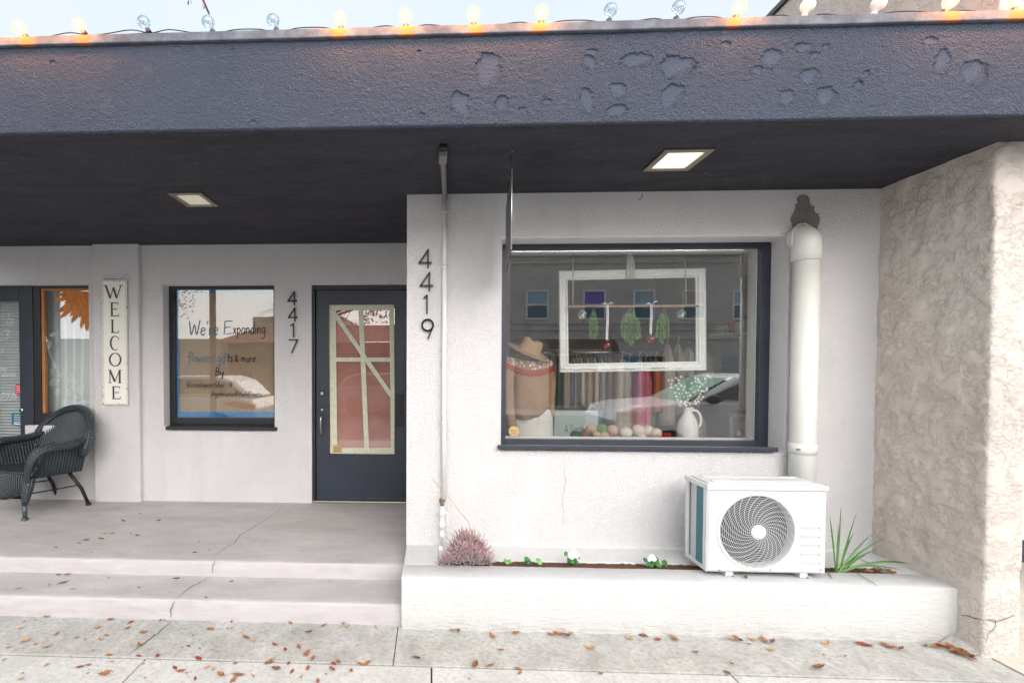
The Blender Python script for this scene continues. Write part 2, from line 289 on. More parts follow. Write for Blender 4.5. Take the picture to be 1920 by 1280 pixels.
# ------------------------------------------------------------------ mesh helpers
def B(): return bmesh.new()
def box(bm, x0, x1, y0, y1, z0, z1):
    v = [bm.verts.new((x, y, z)) for x in (x0, x1) for y in (y0, y1) for z in (z0, z1)]
    for f in ((0, 1, 3, 2), (4, 6, 7, 5), (0, 4, 5, 1), (2, 3, 7, 6), (0, 2, 6, 4), (1, 5, 7, 3)): bm.faces.new([v[i] for i in f])
    return v
def frames(pts):
    pts = [Vector(p) for p in pts]; T = []
    for i in range(len(pts)):
        T.append((pts[min(i + 1, len(pts) - 1)] - pts[max(i - 1, 0)]).normalized())
    n = T[0].cross(Vector((0, 0, 1)));
    if n.length < .05: n = T[0].cross(Vector((0, 1, 0)))
    n.normalize(); out = []
    for p, t in zip(pts, T):
        n = (n - t * n.dot(t)).normalized(); out.append((p, t, n, t.cross(n)))
    return out
def tube(bm, pts, r, seg=8, cap=True, flat=1.0, uvs=None):
    fr = frames(pts); rings = []
    uv = bm.loops.layers.uv.verify() if uvs else None; L = 0; last = None; Ls = []
    for i, (p, t, n, b) in enumerate(fr):
        rr = r[i] if isinstance(r, (list, tuple)) else r
        rings.append([bm.verts.new(p + n * math.cos(a) * rr + b * math.sin(a) * rr * flat) for a in [2 * math.pi * k / seg for k in range(seg)]])
        if last is not None: L += (p - last).length
        last = p; Ls.append(L)
    for i in range(len(rings) - 1):
        for k in range(seg):
            f = bm.faces.new((rings[i][k], rings[i][(k + 1) % seg], rings[i + 1][(k + 1) % seg], rings[i + 1][k])); f.smooth = True
            if uv:
                for lp, (uu, vv) in zip(f.loops, ((k, i), (k + 1, i), (k + 1, i + 1), (k, i + 1))): lp[uv].uv = (uu / seg * uvs[0], Ls[vv] * uvs[1])
    if cap and len(rings) > 1:
        bm.faces.new(rings[0][::-1]); bm.faces.new(rings[-1])
def lathe(bm, prof, seg=24, c=(0, 0, 0), axis='Z', a0=0):
    c = Vector(c); rings = []
    for r, h in prof:
        ring = []
        for k in range(seg):
            a = 2 * math.pi * k / seg + a0; x, y = math.cos(a) * r, math.sin(a) * r
            ring.append(bm.verts.new(c + (Vector((x, y, h)) if axis == 'Z' else Vector((x, -h, y)) if axis == 'Y' else Vector((h, x, y)))))
        rings.append(ring)
    for i in range(len(rings) - 1):
        for k in range(seg):
            f = bm.faces.new((rings[i][k], rings[i][(k + 1) % seg], rings[i + 1][(k + 1) % seg], rings[i + 1][k])); f.smooth = True
    if prof[0][0] > 1e-5: bm.faces.new(rings[0][::-1])
    if prof[-1][0] > 1e-5: bm.faces.new(rings[-1])
def ball(bm, c, r, seg=16, sq=1.0):
    n = seg // 2
    lathe(bm, [(max(math.sin(math.pi * i / n) * r, 1e-4), -math.cos(math.pi * i / n) * r * sq) for i in range(n + 1)], seg, c)
def prism(bm, poly, y0, y1, key=lambda a, b, y: (a, y, b)):
    p0 = [bm.verts.new(key(a, b, y0)) for a, b in poly]; p1 = [bm.verts.new(key(a, b, y1)) for a, b in poly]; n = len(poly)
    bm.faces.new(p0); bm.faces.new(p1[::-1])
    for i in range(n): bm.faces.new((p0[i], p1[i], p1[(i + 1) % n], p0[(i + 1) % n]))
def loft(bm, secs, closed=True, cap=True, smooth=True, uvs=None):
    uv = bm.loops.layers.uv.verify() if uvs else None
    rows = [[bm.verts.new(p) for p in s_] for s_ in secs]; n = len(rows[0])
    for i in range(len(rows) - 1):
        for k in range(n if closed else n - 1):
            f = bm.faces.new((rows[i][k], rows[i][(k + 1) % n], rows[i + 1][(k + 1) % n], rows[i + 1][k])); f.smooth = smooth
            if uv:
                for lp, (a, b) in zip(f.loops, ((k, i), (k + 1, i), (k + 1, i + 1), (k, i + 1))): lp[uv].uv = (a / (n - 1) * uvs[0], b / (len(rows) - 1) * uvs[1])
    if cap and closed: bm.faces.new(rows[0][::-1]); bm.faces.new(rows[-1])
def ribbon(bm, pts, wdt, nrm=Vector((0, -1, 0)), taper=False):
    pts = [Vector(p) for p in pts]; L = []; n = len(pts)
    for i, p in enumerate(pts):
        t = (pts[min(i + 1, n - 1)] - pts[max(i - 1, 0)])
        s_ = t.cross(nrm); s_ = s_.normalized() if s_.length > 1e-9 else Vector((1, 0, 0))
        w_ = wdt * ((.35 + .65 * math.sin(math.pi * (i + .5) / n)) if taper else 1) / 2
        L.append((bm.verts.new(p + s_ * w_), bm.verts.new(p - s_ * w_)))
    for a, b in zip(L, L[1:]): bm.faces.new((a[0], a[1], b[1], b[0]))
def smoothline(pts, k=4):
    if len(pts) < 3: return pts
    P = [pts[0]] + list(pts) + [pts[-1]]; o = []
    for i in range(1, len(P) - 2):
        p0, p1, p2, p3 = P[i - 1:i + 3]
        for j in range(k):
            t = j / k
            o.append(tuple(.5 * (2 * p1[m] + (p2[m] - p0[m]) * t + (2 * p0[m] - 5 * p1[m] + 4 * p2[m] - p3[m]) * t * t + (3 * p1[m] - p0[m] - 3 * p2[m] + p3[m]) * t ** 3) for m in range(len(p1))))
    o.append(tuple(pts[-1])); return o
def blade(bm, base, d, up, L, wdt, bend, n=6, thick=.25):
    uv = bm.loops.layers.uv.verify(); p = Vector(base); d = Vector(d).normalized(); rows = []
    for i in range(n + 1):
        t = i / n; s_ = d.cross(Vector((0, 0, 1)))
        s_ = s_.normalized() if s_.length > .05 else Vector((1, 0, 0)); nn = s_.cross(d).normalized()
        w_ = wdt * (1 - t) ** .7 * (.65 + .9 * t * (1 - t) * 1.6) / 2 + .0004
        rows.append(((p - s_ * w_), p - nn * w_ * thick * 2, (p + s_ * w_), p + nn * w_ * thick * .3))
        p = p + d * (L / n); d = (d + Vector((0, 0, -1)) * bend / n).normalized() if bend else d
    vs = [[bm.verts.new(q) for q in r] for r in rows]
    for i in range(n):
        for k in range(4):
            f = bm.faces.new((vs[i][k], vs[i][(k + 1) % 4], vs[i + 1][(k + 1) % 4], vs[i + 1][k])); f.smooth = True
            for lp, tt in zip(f.loops, (i, i, i + 1, i + 1)): lp[uv].uv = (.5, tt / n)
def props(o, label=None, cat=None, group=None, kind=None):
    if label: o['label'] = label
    if cat: o['category'] = cat
    if group: o['group'] = group
    if kind: o['kind'] = kind
    return o
def obj(name, bm, m, parent=None, local=False, bevel=0, bseg=2, ang=40, **kw):
    me = bpy.data.meshes.new(name)
    bmesh.ops.recalc_face_normals(bm, faces=bm.faces)
    off = Vector((0, 0, 0))
    if not local:
        if parent is not None:
            q = parent
            while q is not None: off = off + q.location; q = q.parent
        elif kw.pop('center', False):
            cs = [v.co for v in bm.verts]; off = Vector((sum(c.x for c in cs), sum(c.y for c in cs), 0)) / len(cs); off.z = min(c.z for c in cs)
        if off.length > 0: bmesh.ops.translate(bm, verts=bm.verts, vec=-off)
    kw.pop('center', None)
    bm.to_mesh(me); bm.free()
    o = bpy.data.objects.new(name, me); col.objects.link(o)
    if parent is not None: o.parent = parent
    elif not local: o.location = off
    for mm in (m if isinstance(m, (list, tuple)) else [m]): me.materials.append(MATS[mm])
    if bevel:
        md = o.modifiers.new('bevel', 'BEVEL'); md.width = bevel; md.segments = bseg; md.limit_method = 'ANGLE'; md.angle_limit = R(ang)
    props(o, **kw); return o
def thing(name, label, cat, loc, group=None, rz=0):
    o = bpy.data.objects.new(name, None); col.objects.link(o); o.location = loc; o.rotation_euler = (0, 0, rz); o.empty_display_size = .1
    return props(o, label, cat, group)
def copy_tree(o, parent=None):
    c = o.copy(); col.objects.link(c); c.parent = parent
    for ch in list(o.children): copy_tree(ch, c)
    return c
def abox(bm, pa, pb, y0, y1):
    """box spanning two measured corner points, between two depths"""
    box(bm, min(pa.x, pb.x), max(pa.x, pb.x), y0, y1, min(pa.z, pb.z), max(pa.z, pb.z))
def ringframe(bm, x0, x1, z0, z1, t, y0, y1):
    box(bm, x0, x0 + t[0], y0, y1, z0, z1); box(bm, x1 - t[1], x1, y0, y1, z0, z1)
    box(bm, x0 + t[0], x1 - t[1], y0, y1, z1 - t[2], z1); box(bm, x0 + t[0], x1 - t[1], y0, y1, z0, z0 + t[3])
def wall(bm, Y, x0, x1, z0, z1, holes, extra=()):
    xs = sorted({x0, x1, *[h[0] for h in holes], *[h[1] for h in holes]}); zs = sorted({z0, z1, *[h[2] for h in holes], *[h[3] for h in holes]})
    V = {}
    def v(x, y, z):
        k = (round(x, 4), round(y, 4), round(z, 4))
        if k not in V: V[k] = bm.verts.new((x, y, z))
        return V[k]
    for xa, xb in zip(xs, xs[1:]):
        for za, zb in zip(zs, zs[1:]):
            cx, cz = (xa + xb) / 2, (za + zb) / 2
            if any(h[0] < cx < h[1] and h[2] < cz < h[3] for h in holes): continue
            bm.faces.new((v(xa, Y, za), v(xb, Y, za), v(xb, Y, zb), v(xa, Y, zb)))
    def inh(x, z): return any(h[0] < x < h[1] and h[2] < z < h[3] for h in holes)
    for h in holes:
        a, b, c, d, dp = h
        hx = [x for x in xs if a <= x <= b]; hz = [z for z in zs if c <= z <= d]
        for p, q in zip(hx, hx[1:]):
            for z, o_ in ((c, -.001), (d, .001)):
                if z > z0 and not inh((p + q) / 2, z + o_): bm.faces.new((v(p, Y, z), v(q, Y, z), v(q, Y + dp, z), v(p, Y + dp, z)))
        for p, q in zip(hz, hz[1:]):
            for x, o_ in ((a, -.001), (b, .001)):
                if not inh(x + o_, (p + q) / 2): bm.faces.new((v(x, Y, p), v(x, Y, q), v(x, Y + dp, q), v(x, Y + dp, p)))
    return v
# --- stroke lettering
G = {
 'W': (1.1, [[(0, 1), (.22, 0), (.5, .75), (.75, 0), (1.0, 1.05)]]), 'e': (.55, [[(.05, .27), (.42, .33), (.36, .5), (.15, .47), (.06, .2), (.2, 0), (.45, .1)]]),
 "'": (.25, [[(.1, 1), (.08, .8)]]), 'r': (.45, [[(.08, .5), (.1, 0)], [(.1, .3), (.22, .47), (.38, .46)]]),
 'E': (.75, [[(.1, 1), (.08, 0), (.62, .04)], [(.1, 1), (.62, 1.02)], [(.1, .52), (.5, .54)]]), 'x': (.5, [[(.05, .5), (.42, 0)], [(.42, .5), (.05, 0)]]),
 'p': (.55, [[(.08, .5), (.08, -.42)], [(.08, .36), (.25, .5), (.44, .3), (.26, .02), (.08, .12)]]), 'a': (.55, [[(.42, .42), (.2, .5), (.05, .22), (.18, 0), (.4, .16), (.44, .48)], [(.43, .4), (.48, 0)]]),
 'n': (.55, [[(.08, .5), (.08, 0)], [(.08, .3), (.25, .5), (.4, .36), (.42, 0)]]), 'd': (.58, [[(.42, .4), (.2, .5), (.05, .22), (.2, 0), (.42, .16)], [(.46, 1), (.44, .4), (.48, 0)]]),
 'i': (.25, [[(.1, .5), (.12, 0)], [(.1, .72), (.12, .68)]]), 'g': (.55, [[(.42, .42), (.2, .5), (.06, .25), (.2, .05), (.42, .2)], [(.44, .5), (.42, -.25), (.2, -.42), (.05, -.3)]]),
 'f': (.42, [[(.4, .9), (.25, 1), (.17, .7), (.14, -.3)], [(0, .48), (.36, .5)]]), 'l': (.25, [[(.1, 1), (.1, 0)]]), 'o': (.52, [[(.25, .5), (.06, .3), (.14, .02), (.36, .05), (.43, .32), (.25, .5)]]),
 'w': (.7, [[(.02, .5), (.14, 0), (.32, .42), (.46, 0), (.62, .52)]]), 's': (.42, [[(.34, .46), (.16, .5), (.1, .34), (.3, .2), (.26, .02), (.05, .04)]]), ',': (.25, [[(.12, .06), (.06, -.14)]]), '.': (.25, [[(.08, .04), (.12, 0)]]),
 't': (.4, [[(.17, .85), (.17, .1), (.34, .02)], [(0, .52), (.34, .54)]]), '&': (.6, [[(.5, .0), (.12, .6), (.22, .8), (.34, .62), (.08, .2), (.22, 0), (.5, .34)]]), 'm': (.8, [[(.06, .5), (.07, 0)], [(.07, .3), (.2, .5), (.32, .3), (.34, 0)], [(.34, .3), (.48, .5), (.6, .3), (.62, 0)]]),
 'B': (.6, [[(.1, 1), (.1, 0)], [(.1, 1), (.42, .88), (.4, .6), (.1, .54), (.46, .42), (.46, .12), (.1, 0)]]), 'y': (.5, [[(.06, .5), (.1, .2), (.3, .15), (.4, .5)], [(.42, .5), (.3, -.3), (.06, -.38)]]),
 '@': (.95, [[(.58, .5), (.4, .6), (.28, .35), (.42, .15), (.58, .3), (.6, .6), (.64, .22), (.8, .3), (.8, .7), (.5, .95), (.14, .75), (.08, .3), (.3, -.08), (.65, -.08)]]),
 'u': (.52, [[(.06, .5), (.08, .12), (.24, 0), (.4, .14), (.42, .5)], [(.42, .5), (.45, 0)]]), 'b': (.55, [[(.08, 1), (.08, 0)], [(.08, .36), (.25, .5), (.44, .3), (.26, .0), (.08, .1)]]), 'c': (.46, [[(.38, .44), (.2, .5), (.06, .26), (.18, 0), (.4, .08)]]),
 'h': (.55, [[(.08, 1), (.08, 0)], [(.08, .3), (.25, .5), (.4, .36), (.42, 0)]]), '2': (.55, [[(.06, .8), (.22, 1), (.42, .85), (.36, .5), (.05, 0), (.46, .02)]]), '7': (.5, [[(.03, 1), (.45, 1), (.15, 0)]]), '1': (.35, [[(.15, 1), (.13, 0)]]),
 '3': (.5, [[(.05, .9), (.25, 1), (.4, .8), (.2, .55), (.42, .35), (.3, .02), (.03, .08)]]), ' ': (.4, []), 'z': (.5, [[(.05, .5), (.42, .5), (.05, 0), (.45, 0)]]),
}
def write(bm, text, px, py, pw, H, Y, wd, jit=.0, slant=.06):
    """hand lettering: baseline start at a measured point, pw = width in the same measure, H = cap height in metres"""
    a = at(px, py, Y); b = at(px + pw, py, Y); tot = sum(G[c][0] for c in text); k = (b.x - a.x) / tot; x = 0
    for c in text:
        adv, st = G[c]; dz = rnd.uniform(-jit, jit)
        for s_ in st:
            ln = smoothline(s_, 4) if len(s_) > 3 else s_
            ribbon(bm, [Vector((a.x + (x + u) * k + slant * v * H, Y, a.z + v * H + dz)) for u, v in ln], wd)
        x += adv

# ================================================================== SETTING: ground
def structure(name, bm, m, **kw): return obj(name, bm, m, kind='structure', **kw)
XL = -5.2
bm = B()
xj = [atz(275, 1232, 0).x, atz(809, 1250, 0).x, atz(1372, 1265, 0).x]
dj = (xj[2] - xj[0]) / 2
cuts = [xj[0] - 4 * dj, xj[0] - 3 * dj, xj[0] - 2 * dj, xj[0] - dj, xj[0], xj[1], xj[2], xj[2] + dj, xj[2] + 2 * dj, xj[2] + 3 * dj, xj[2] + 4 * dj]
for a, b in zip(cuts, cuts[1:]):
    for y0, y1 in ((-.72, .95), (.956, YJ)):
        box(bm, a + .004, b - .004, y0, y1 - .012, -.12, 0)
structure('sidewalk', bm, 'sidewalk_concrete', bevel=.004)
bm = B(); box(bm, -14, 14, -.74, 2.9, -.3, -.014); box(bm, -14, 14, 2.9, 3.4, -.3, -.016); structure('ground', bm, 'dark_joint')
bm = B(); cx_ = atz(738, 1235, 0).x
box(bm, XL - 1, cx_ - .002, YJ + .005, 3.3, -.1, -.001); box(bm, cx_ + .002, 2.93, YJ + .005, 3.3, -.1, -.002); structure('concrete_apron', bm, 'apron_concrete', bevel=.005)
bm = B(); box(bm, 2.94, 12, YJ + .003, 8, -.1, .001); structure('path', bm, 'warm_concrete')
bm = B(); box(bm, -60, 60, -.9, -.76, -.3, -.002); structure('kerb', bm, 'sidewalk_concrete', bevel=.02)
bm = B(); box(bm, -60, 60, -9.6, -.9, -.4, -.15); structure('road', bm, 'asphalt')
bm = B(); box(bm, -60, 60, -14, -9.62, -.4, .0); structure('far_sidewalk', bm, 'sidewalk_concrete')
bm = B(); box(bm, -400, 400, -400, 400, -.7, -.42); structure('terrain', bm, 'asphalt')

# porch and steps : rounded worn edges, gently uneven
def slab(bm, x0, x1, yf, yb, z0, z1, mi=(0, 1)):
    """top + front of a concrete step, finely divided so its edge wanders"""
    nx = 240; prof = [(yf, z0), (yf, z0 + (z1 - z0) * .5), (yf + .001, z1 - .012), (yf + .004, z1 - .004), (yf + .012, z1), (yf + .05, z1), (yf + .3, z1), (yb, z1)]
    rows = []
    for i in range(nx + 1):
        x = x0 + (x1 - x0) * i / nx; r = []
        for k, (y, z) in enumerate(prof):
            d = .0045 * noise.noise(Vector((x * 4, k * .3, z0 * 9))) + .003 * noise.noise(Vector((x * 25, k, z0)))
            chip = max(0, noise.noise(Vector((x * 7, 3.3, z0 * 5))) - .42) * .05 if k in (2, 3, 4) else 0
            r.append(bm.verts.new((x, y + (d + chip if k < 5 else 0), z + (d * .5 - chip * .5 if 2 <= k < 6 else 0))))
        rows.append(r)
    for a, b in zip(rows, rows[1:]):
        for k in range(len(prof) - 1):
            f = bm.faces.new((a[k], b[k], b[k + 1], a[k + 1])); f.smooth = True; f.material_index = mi[0] if k < 3 else mi[1]
bm = B(); slab(bm, XL, XBL - .002, Y1, 5.3, ZT, ZP, (1, 0)); porch = structure('porch_floor', bm, ['porch_floor_paint', 'riser_paint'])
bm = B(); slab(bm, XL, -.12, Y2, Y1 + .02, -.01, ZT, (1, 0)); step = structure('step', bm, ['porch_floor_paint', 'riser_paint'])
# the long crack runs over porch, step and apron
def crack(parent, pts, wd, nrm, k=5, jit=.006):
    bm = B(); out = []
    for a, b in zip(pts, pts[1:]):
        for j in range(k):
            p = Vector(a).lerp(Vector(b), j / k); q = p + Vector((rnd.uniform(-jit, jit), 0, 0)) + (Vector((0, rnd.uniform(-jit, jit), 0)) if abs(nrm.z) > .5 else Vector((0, 0, rnd.uniform(-jit, jit) * .3)))
            out.append(q)
    out.append(Vector(pts[-1])); ribbon(bm, out, wd, nrm, True)
    return obj('crack', bm, 'crack_dark', parent)
UP, FR = Vector((0, 0, 1)), Vector((0, -1, 0))
e = .0035
crack(porch, [atz(x, y, ZP + e) for x, y in ((529, 944), (522, 958), (490, 978), (468, 992), (450, 1002), (438, 1018), (415, 1030), (402, 1045))] , .004, UP)
crack(porch, [at(402, 1049, Y1 - e - .004), at(400, 1062, Y1 - e - .004), at(399, 1075, Y1 - e - .004)], .004, FR)
crack(step, [atz(x, y, ZT + e) for x, y in ((397, 1079), (380, 1088), (352, 1103), (330, 1120))], .004, UP)
crack(step, [at(328, 1127, Y2 - e - .004), at(322, 1140, Y2 - e - .004), at(320, 1158, Y2 - e - .004)], .005, FR)
apr = bpy.data.objects['concrete_apron']
crack(apr, [atz(x, y, .0035) for x, y in ((320, 1164), (296, 1186), (270, 1204), (243, 1224))], .006, UP)

# ================================================================== THE BUILDING
bld = thing('shop_building', 'white stucco shopfront with dark overhanging canopy and recessed porch', 'building', (0, 4, 0))
# projecting block with the display window
pa, pb = at(942, 447, YB), at(1478, 447, YB); pc = at(942, 843, YB)
WX0, WX1, WZ1, WZ0 = pa.x, pb.x, pa.z, pc.z
bm = B(); wall(bm, YB, XBL, XBR + .004, .05, ZS + .02, [(WX0, WX1, WZ0, WZ1, .30)])
f = bm.faces.new([bm.verts.new(p) for p in ((XBL, YB, .05), (XBL, YB, ZS + .02), (XBL, 5.3, ZS + .02), (XBL, 5.3, .05))])
bmesh.ops.remove_doubles(bm, verts=bm.verts, dist=.0005)
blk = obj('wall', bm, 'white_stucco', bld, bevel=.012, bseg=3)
# recessed wall
def hole(px0, px1, pyt, pyb, Y, dp):
    a, b = at(px0, pyt, Y), at(px1, pyb, Y); return (a.x, b.x, b.z, a.z, dp)
hA = hole(305, 515, 533, 800, YD, .2)
hB = hole(584, 790, 534, 945, YD, .2); hB = (hB[0], XBL - .01, ZP, hB[3], .2)
hC = hole(-330, 169, 536, 798, YD, .2)
hD = hole(-330, 49, 700, 945, YD, .2)
bm = B(); wall(bm, YD, XL, XBL, ZP - .02, ZS + .02, [hA, hB, hC, (hC[0], hD[1], ZP, hC[2] , .2)])
bmesh.ops.remove_doubles(bm, verts=bm.verts, dist=.0005)
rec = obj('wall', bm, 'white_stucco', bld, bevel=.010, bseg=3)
bm = B(); p0, p1 = at(172, 500, YD - .054), at(259, 500, YD - .054); box(bm, p0.x, p1.x, YD - .054, YD + .01, ZP - .01, ZS + .01)
obj('pillar', bm, 'white_stucco', bld, bevel=.014, bseg=3)
crack(blk, [at(x, y, YB - .0015) for x, y in ((1059, 862), (1059, 890), (1060, 905), (1056, 930), (1054, 938), (1057, 960), (1055, 985))], .0016, FR, 5, .004)
crack(blk, [at(1205, 362, YB - .0015), at(1202, 372, YB - .0015), at(1197, 377, YB - .0015)], .005, FR, 3, .003)
crack(rec, [at(1390, 800, YD - .0015), at(1388, 860, YD - .0015)], .001, FR)
# dark canopy: fascia sheet with peeled paint, soffit, cap
capb, capt = at(960, 65.5, YF).z, at(960, 47.5, YF).z
print('canopy z', ZS, capb, capt)
FX0, FX1 = -4.4, 3.5
peel = []   # x, z, rx, rz : places where the paint skin has come off
for px, py, rx, ry in ((917, 131, 22, 30), (863, 196, 16, 26), (941, 192, 13, 14), (1106, 114, 12, 12), (1108, 96, 11, 4), (1025, 190, 9, 5), (1100, 190, 14, 22), (1160, 168, 15, 14), (1157, 207, 20, 10), (1196, 112, 28, 12), (1271, 125, 29, 22), (1262, 180, 20, 22), (1362, 84, 9, 5), (1446, 108, 16, 16), (1420, 130, 11, 9), (1505, 90, 18, 8), (1527, 104, 9, 6), (1520, 140, 16, 14), (1477, 184, 14, 16), (1550, 180, 17, 15), (1610, 160, 9, 7), (1625, 138, 7, 6), (1768, 115, 14, 18), (1828, 133, 22, 20), (1745, 76, 13, 6), (1549, 88, 7, 6), (980, 206, 9, 6), (99, 118, 5, 4), (785, 98, 5, 4), (475, 229, 5, 4), (437, 94, 4, 4), (790, 216, 6, 5)):
    p = at(px, py, YF); peel.append((p.x, p.z, rx * YF / F, ry * YF / F))
def fascia_d(x, z):
    d = .0026 * noise.fractal(Vector((x * 55, z * 55, 0)), 1, 2, 3) + .003 * noise.noise(Vector((x * 2, z * 2, 5)))
    for (a, b, rx, rz) in peel:
        if abs(x - a) < rx * 1.7 and abs(z - b) < rz * 1.7:
            q = math.hypot((x - a) / rx, (z - b) / rz) + .42 * noise.noise(Vector((x * 26, z * 26, a * 7))) + .16 * noise.noise(Vector((x * 80, z * 80, a)))
            if q < 1: d = -.0065 * max(.15, min(1, .70 + .45 * ((x - a) / rx * math.cos(a * 9) + (z - b) / rz * .7))) + d * .3
            elif q < 1.18: d += .0035 * (1 - (q - 1) / .18)
    return d
def peeled(x, z):
    return fascia_d(x, z) < -.0062
bm = B(); nx = 1700; prof = []
H = capb - ZS; nz = 130
rows = []
for i in range(nx + 1):
    x = FX0 + (FX1 - FX0) * i / nx; r = []
    for k in range(nz + 1):
        z = capb + .01 - (H + .01) * k / nz; r.append(bm.verts.new((x, YF - fascia_d(x, z) + (.008 if k == nz else .003 if k == nz - 1 else 0), z + (.001 if k == nz else 0))))
    wob = .003 * noise.noise(Vector((x * 14, 0, 0)))
    for y in (.016, .05, .2): r.append(bm.verts.new((x, YF + y, ZS - (.001 if y < .1 else 0) + wob * (y < .1))))
    rows.append(r)
for a, b in zip(rows, rows[1:]):
    for k in range(len(a) - 1):
        f = bm.faces.new((a[k], b[k], b[k + 1], a[k + 1])); f.smooth = True; f.material_index = 1 if k > nz else 2 if -(a[k].co.y - YF) < -.0033 and k < nz - 2 else 0
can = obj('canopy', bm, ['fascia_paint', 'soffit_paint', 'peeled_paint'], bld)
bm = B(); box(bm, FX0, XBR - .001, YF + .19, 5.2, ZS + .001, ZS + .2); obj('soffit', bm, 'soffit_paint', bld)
bm = B(); box(bm, XBR - .001, FX1, YF + .19, YBG - .005, ZS + .001, ZS + .2); box(bm, FX0, XBR - .002, YF + .05, 5.2, ZS + .21, capt - .03); box(bm, XBR - .002, FX1, YF + .05, YBG - .006, ZS + .21, capt - .03); obj('canopy_deck', bm, 'soffit_paint', bld)
# cap with a wandering drip edge; orange glow by each lit bulb painted into its colour
N_ = MATS['glow_tinted_cap'].node_tree
s = N.__new__(N); s.m = MATS['glow_tinted_cap']; s.t = N_; s.p = [n for n in N_.nodes if n.type == 'BSDF_PRINCIPLED'][0]; s.o = None; s.tc = [n for n in N_.nodes if n.type == 'TEX_COORD'][0].outputs['Object']
a = s.noise(12, 6, .7); b = s.noise(3, 4, .6)
cc = s.mix(s.ramp(a, [(.4, 0), (.68, 1)]), (.085, .092, .12), (.17, .185, .215))
bulbs = [(38, 62, -38, 1), (147, 51, -38, 1), (268, 47, -35, 0), (391, 52, -30, 0), (513, 47, -22, 0), (638, 46, -8, 1), (760, 42, -4, 1), (888, 39, 0, 1), (1015, 36, 3, 1), (1144, 32, 10, 0), (1270, 30, 12, 0), (1383, 26, 18, 1), (1513, 22, 20, 2), (1643, 20, 24, 2), (1778, 18, 28, 1), (1908, 15, 28, 1)]
glow_f = None
for px, py, tl, lit in bulbs:
    if lit != 1: continue
    xq = at(px + (14 if tl < -20 else -4 if tl > 15 else 0), 50, YF).x - 0
    xx = s.xyz()[0]
    d = s.math('ABSOLUTE', s.math('SUBTRACT', s.math('ADD', xx, s.math('MULTIPLY', s.math('SUBTRACT', b, .5), .12)), xq))
    m_ = s.math('SUBTRACT', 1.0, s.math('MULTIPLY', d, 20.0)); glow_f = m_ if glow_f is None else s.math('MAXIMUM', glow_f, m_)
cc = s.mix(s.ramp(s.math('ADD', glow_f, s.math('MULTIPLY', a, .8)), [(.45, 0), (1.35, .9)]), cc, (.40, .13, .03)); s.color(cc); s.set(Roughness=.75); s.nrm(s.bump(a, .003))
bm = B(); prof = [(YF + .02, capb), (YF - .018, capb), (YF - .02, capb + .004), (YF - .018, capt - .004), (YF - .013, capt), (YF + .1, capt + .004), (YF + .3, capt + .002), (YF + .3, capb)]
rows = []
for i in range(161):
    x = FX0 + (FX1 - FX0) * i / 160; dd = .002 * noise.noise(Vector((x * 3, 1, 1))); rows.append([Vector((x, y + dd, z + dd)) for y, z in prof])
loft(bm, rows, True, True, False); obj('roof_cap', bm, 'glow_tinted_cap', bld)

# big window
fx0, fx1 = at(942, 500, YW).x, at(1448.5, 500, YW).x; fz1, fz0 = at(1200, 454.5, YW).z, at(1200, 836, YW).z
gx0, gx1 = at(950, 500, YW).x, at(1427, 500, YW).x; gz1, gz0 = at(1200, 466, YW).z, at(1200, 824, YW).z
def frame_obj(name, mats, x0, x1, z0, z1, t, y0, y1, parent, **kw):
    bm = B(); ringframe(bm, x0, x1, z0, z1, t, y0, y1); return obj(name, bm, mats, parent, **kw)
wf = frame_obj('window_frame', 'grey_frame_paint', fx0 - .02, fx1 + .004, fz0 - .01, fz1 + .02, (gx0 - fx0 + .02, fx1 - gx1 + .004, fz1 - gz1 + .02, gz0 - fz0 + .01), YW, YW + .07, bld, bevel=.003)
frame_obj('inner_frame', 'inner_white', gx0 - .01, gx1 + .01, gz0 - .01, gz1 + .01, (.014, .016, .014, .012), YG + .012, YG + .11, wf, bevel=.003)
bm = B(); box(bm, gx0 - .004, gx1 + .004, YG, YG + .004, gz0 - .004, gz1 + .004); obj('pane', bm, 'shop_glass', wf)
bm = B(); q0, q1 = at(934, 840, YB - .035), at(1460, 840, YB - .035)
zt_ = at(1200, 836, YB - .035).z; zb_ = at(1200, 845, YB - .035).z
prism(bm, [(YB - .035, zb_), (YB - .035, zt_), (YW, fz0 + .004), (YW, fz0 - .03), (YB - .01, zb_)], q0.x, q1.x, key=lambda a, b, y: (y, a, b))
obj('window_sill', bm, 'grey_frame_paint', bld, bevel=.004)
# small window, kraft paper inside
lx0, lx1 = at(317, 600, YW2).x, at(514, 600, YW2).x; lz1, lz0 = at(400, 534.5, YW2).z, at(400, 795, YW2).z
mx0, mx1 = at(327, 650, YW2).x, at(513, 650, YW2).x; mz1, mz0 = at(400, 542, YW2).z, at(400, 783, YW2).z
wf2 = frame_obj('window_frame', 'black_paint', lx0 - .02, lx1 + .03, lz0 - .01, lz1 + .02, (mx0 - lx0 + .02, lx1 - mx1 + .03, lz1 - mz1 + .02, mz0 - lz0 + .01), YW2, YW2 + .07, bld, bevel=.003)
bm = B(); box(bm, mx0 - .004, mx1 + .004, YG2, YG2 + .004, mz0 - .004, mz1 + .004); obj('pane', bm, 'paper_glass', wf2)
bm = B(); n = 14
for i in range(n):
    for j in range(n):
        pass
rows = [[Vector((mx0 - .003 + (mx1 - mx0 + .006) * i / n, YG2 + .03 + .006 * noise.noise(Vector((i * .5, j * .4, 0))), mz0 - .003 + (mz1 - mz0 + .006) * j / n)) for i in range(n + 1)] for j in range(n + 1)]
loft(bm, rows, False, False); obj('kraft_paper', bm, 'kraft_paper', wf2)
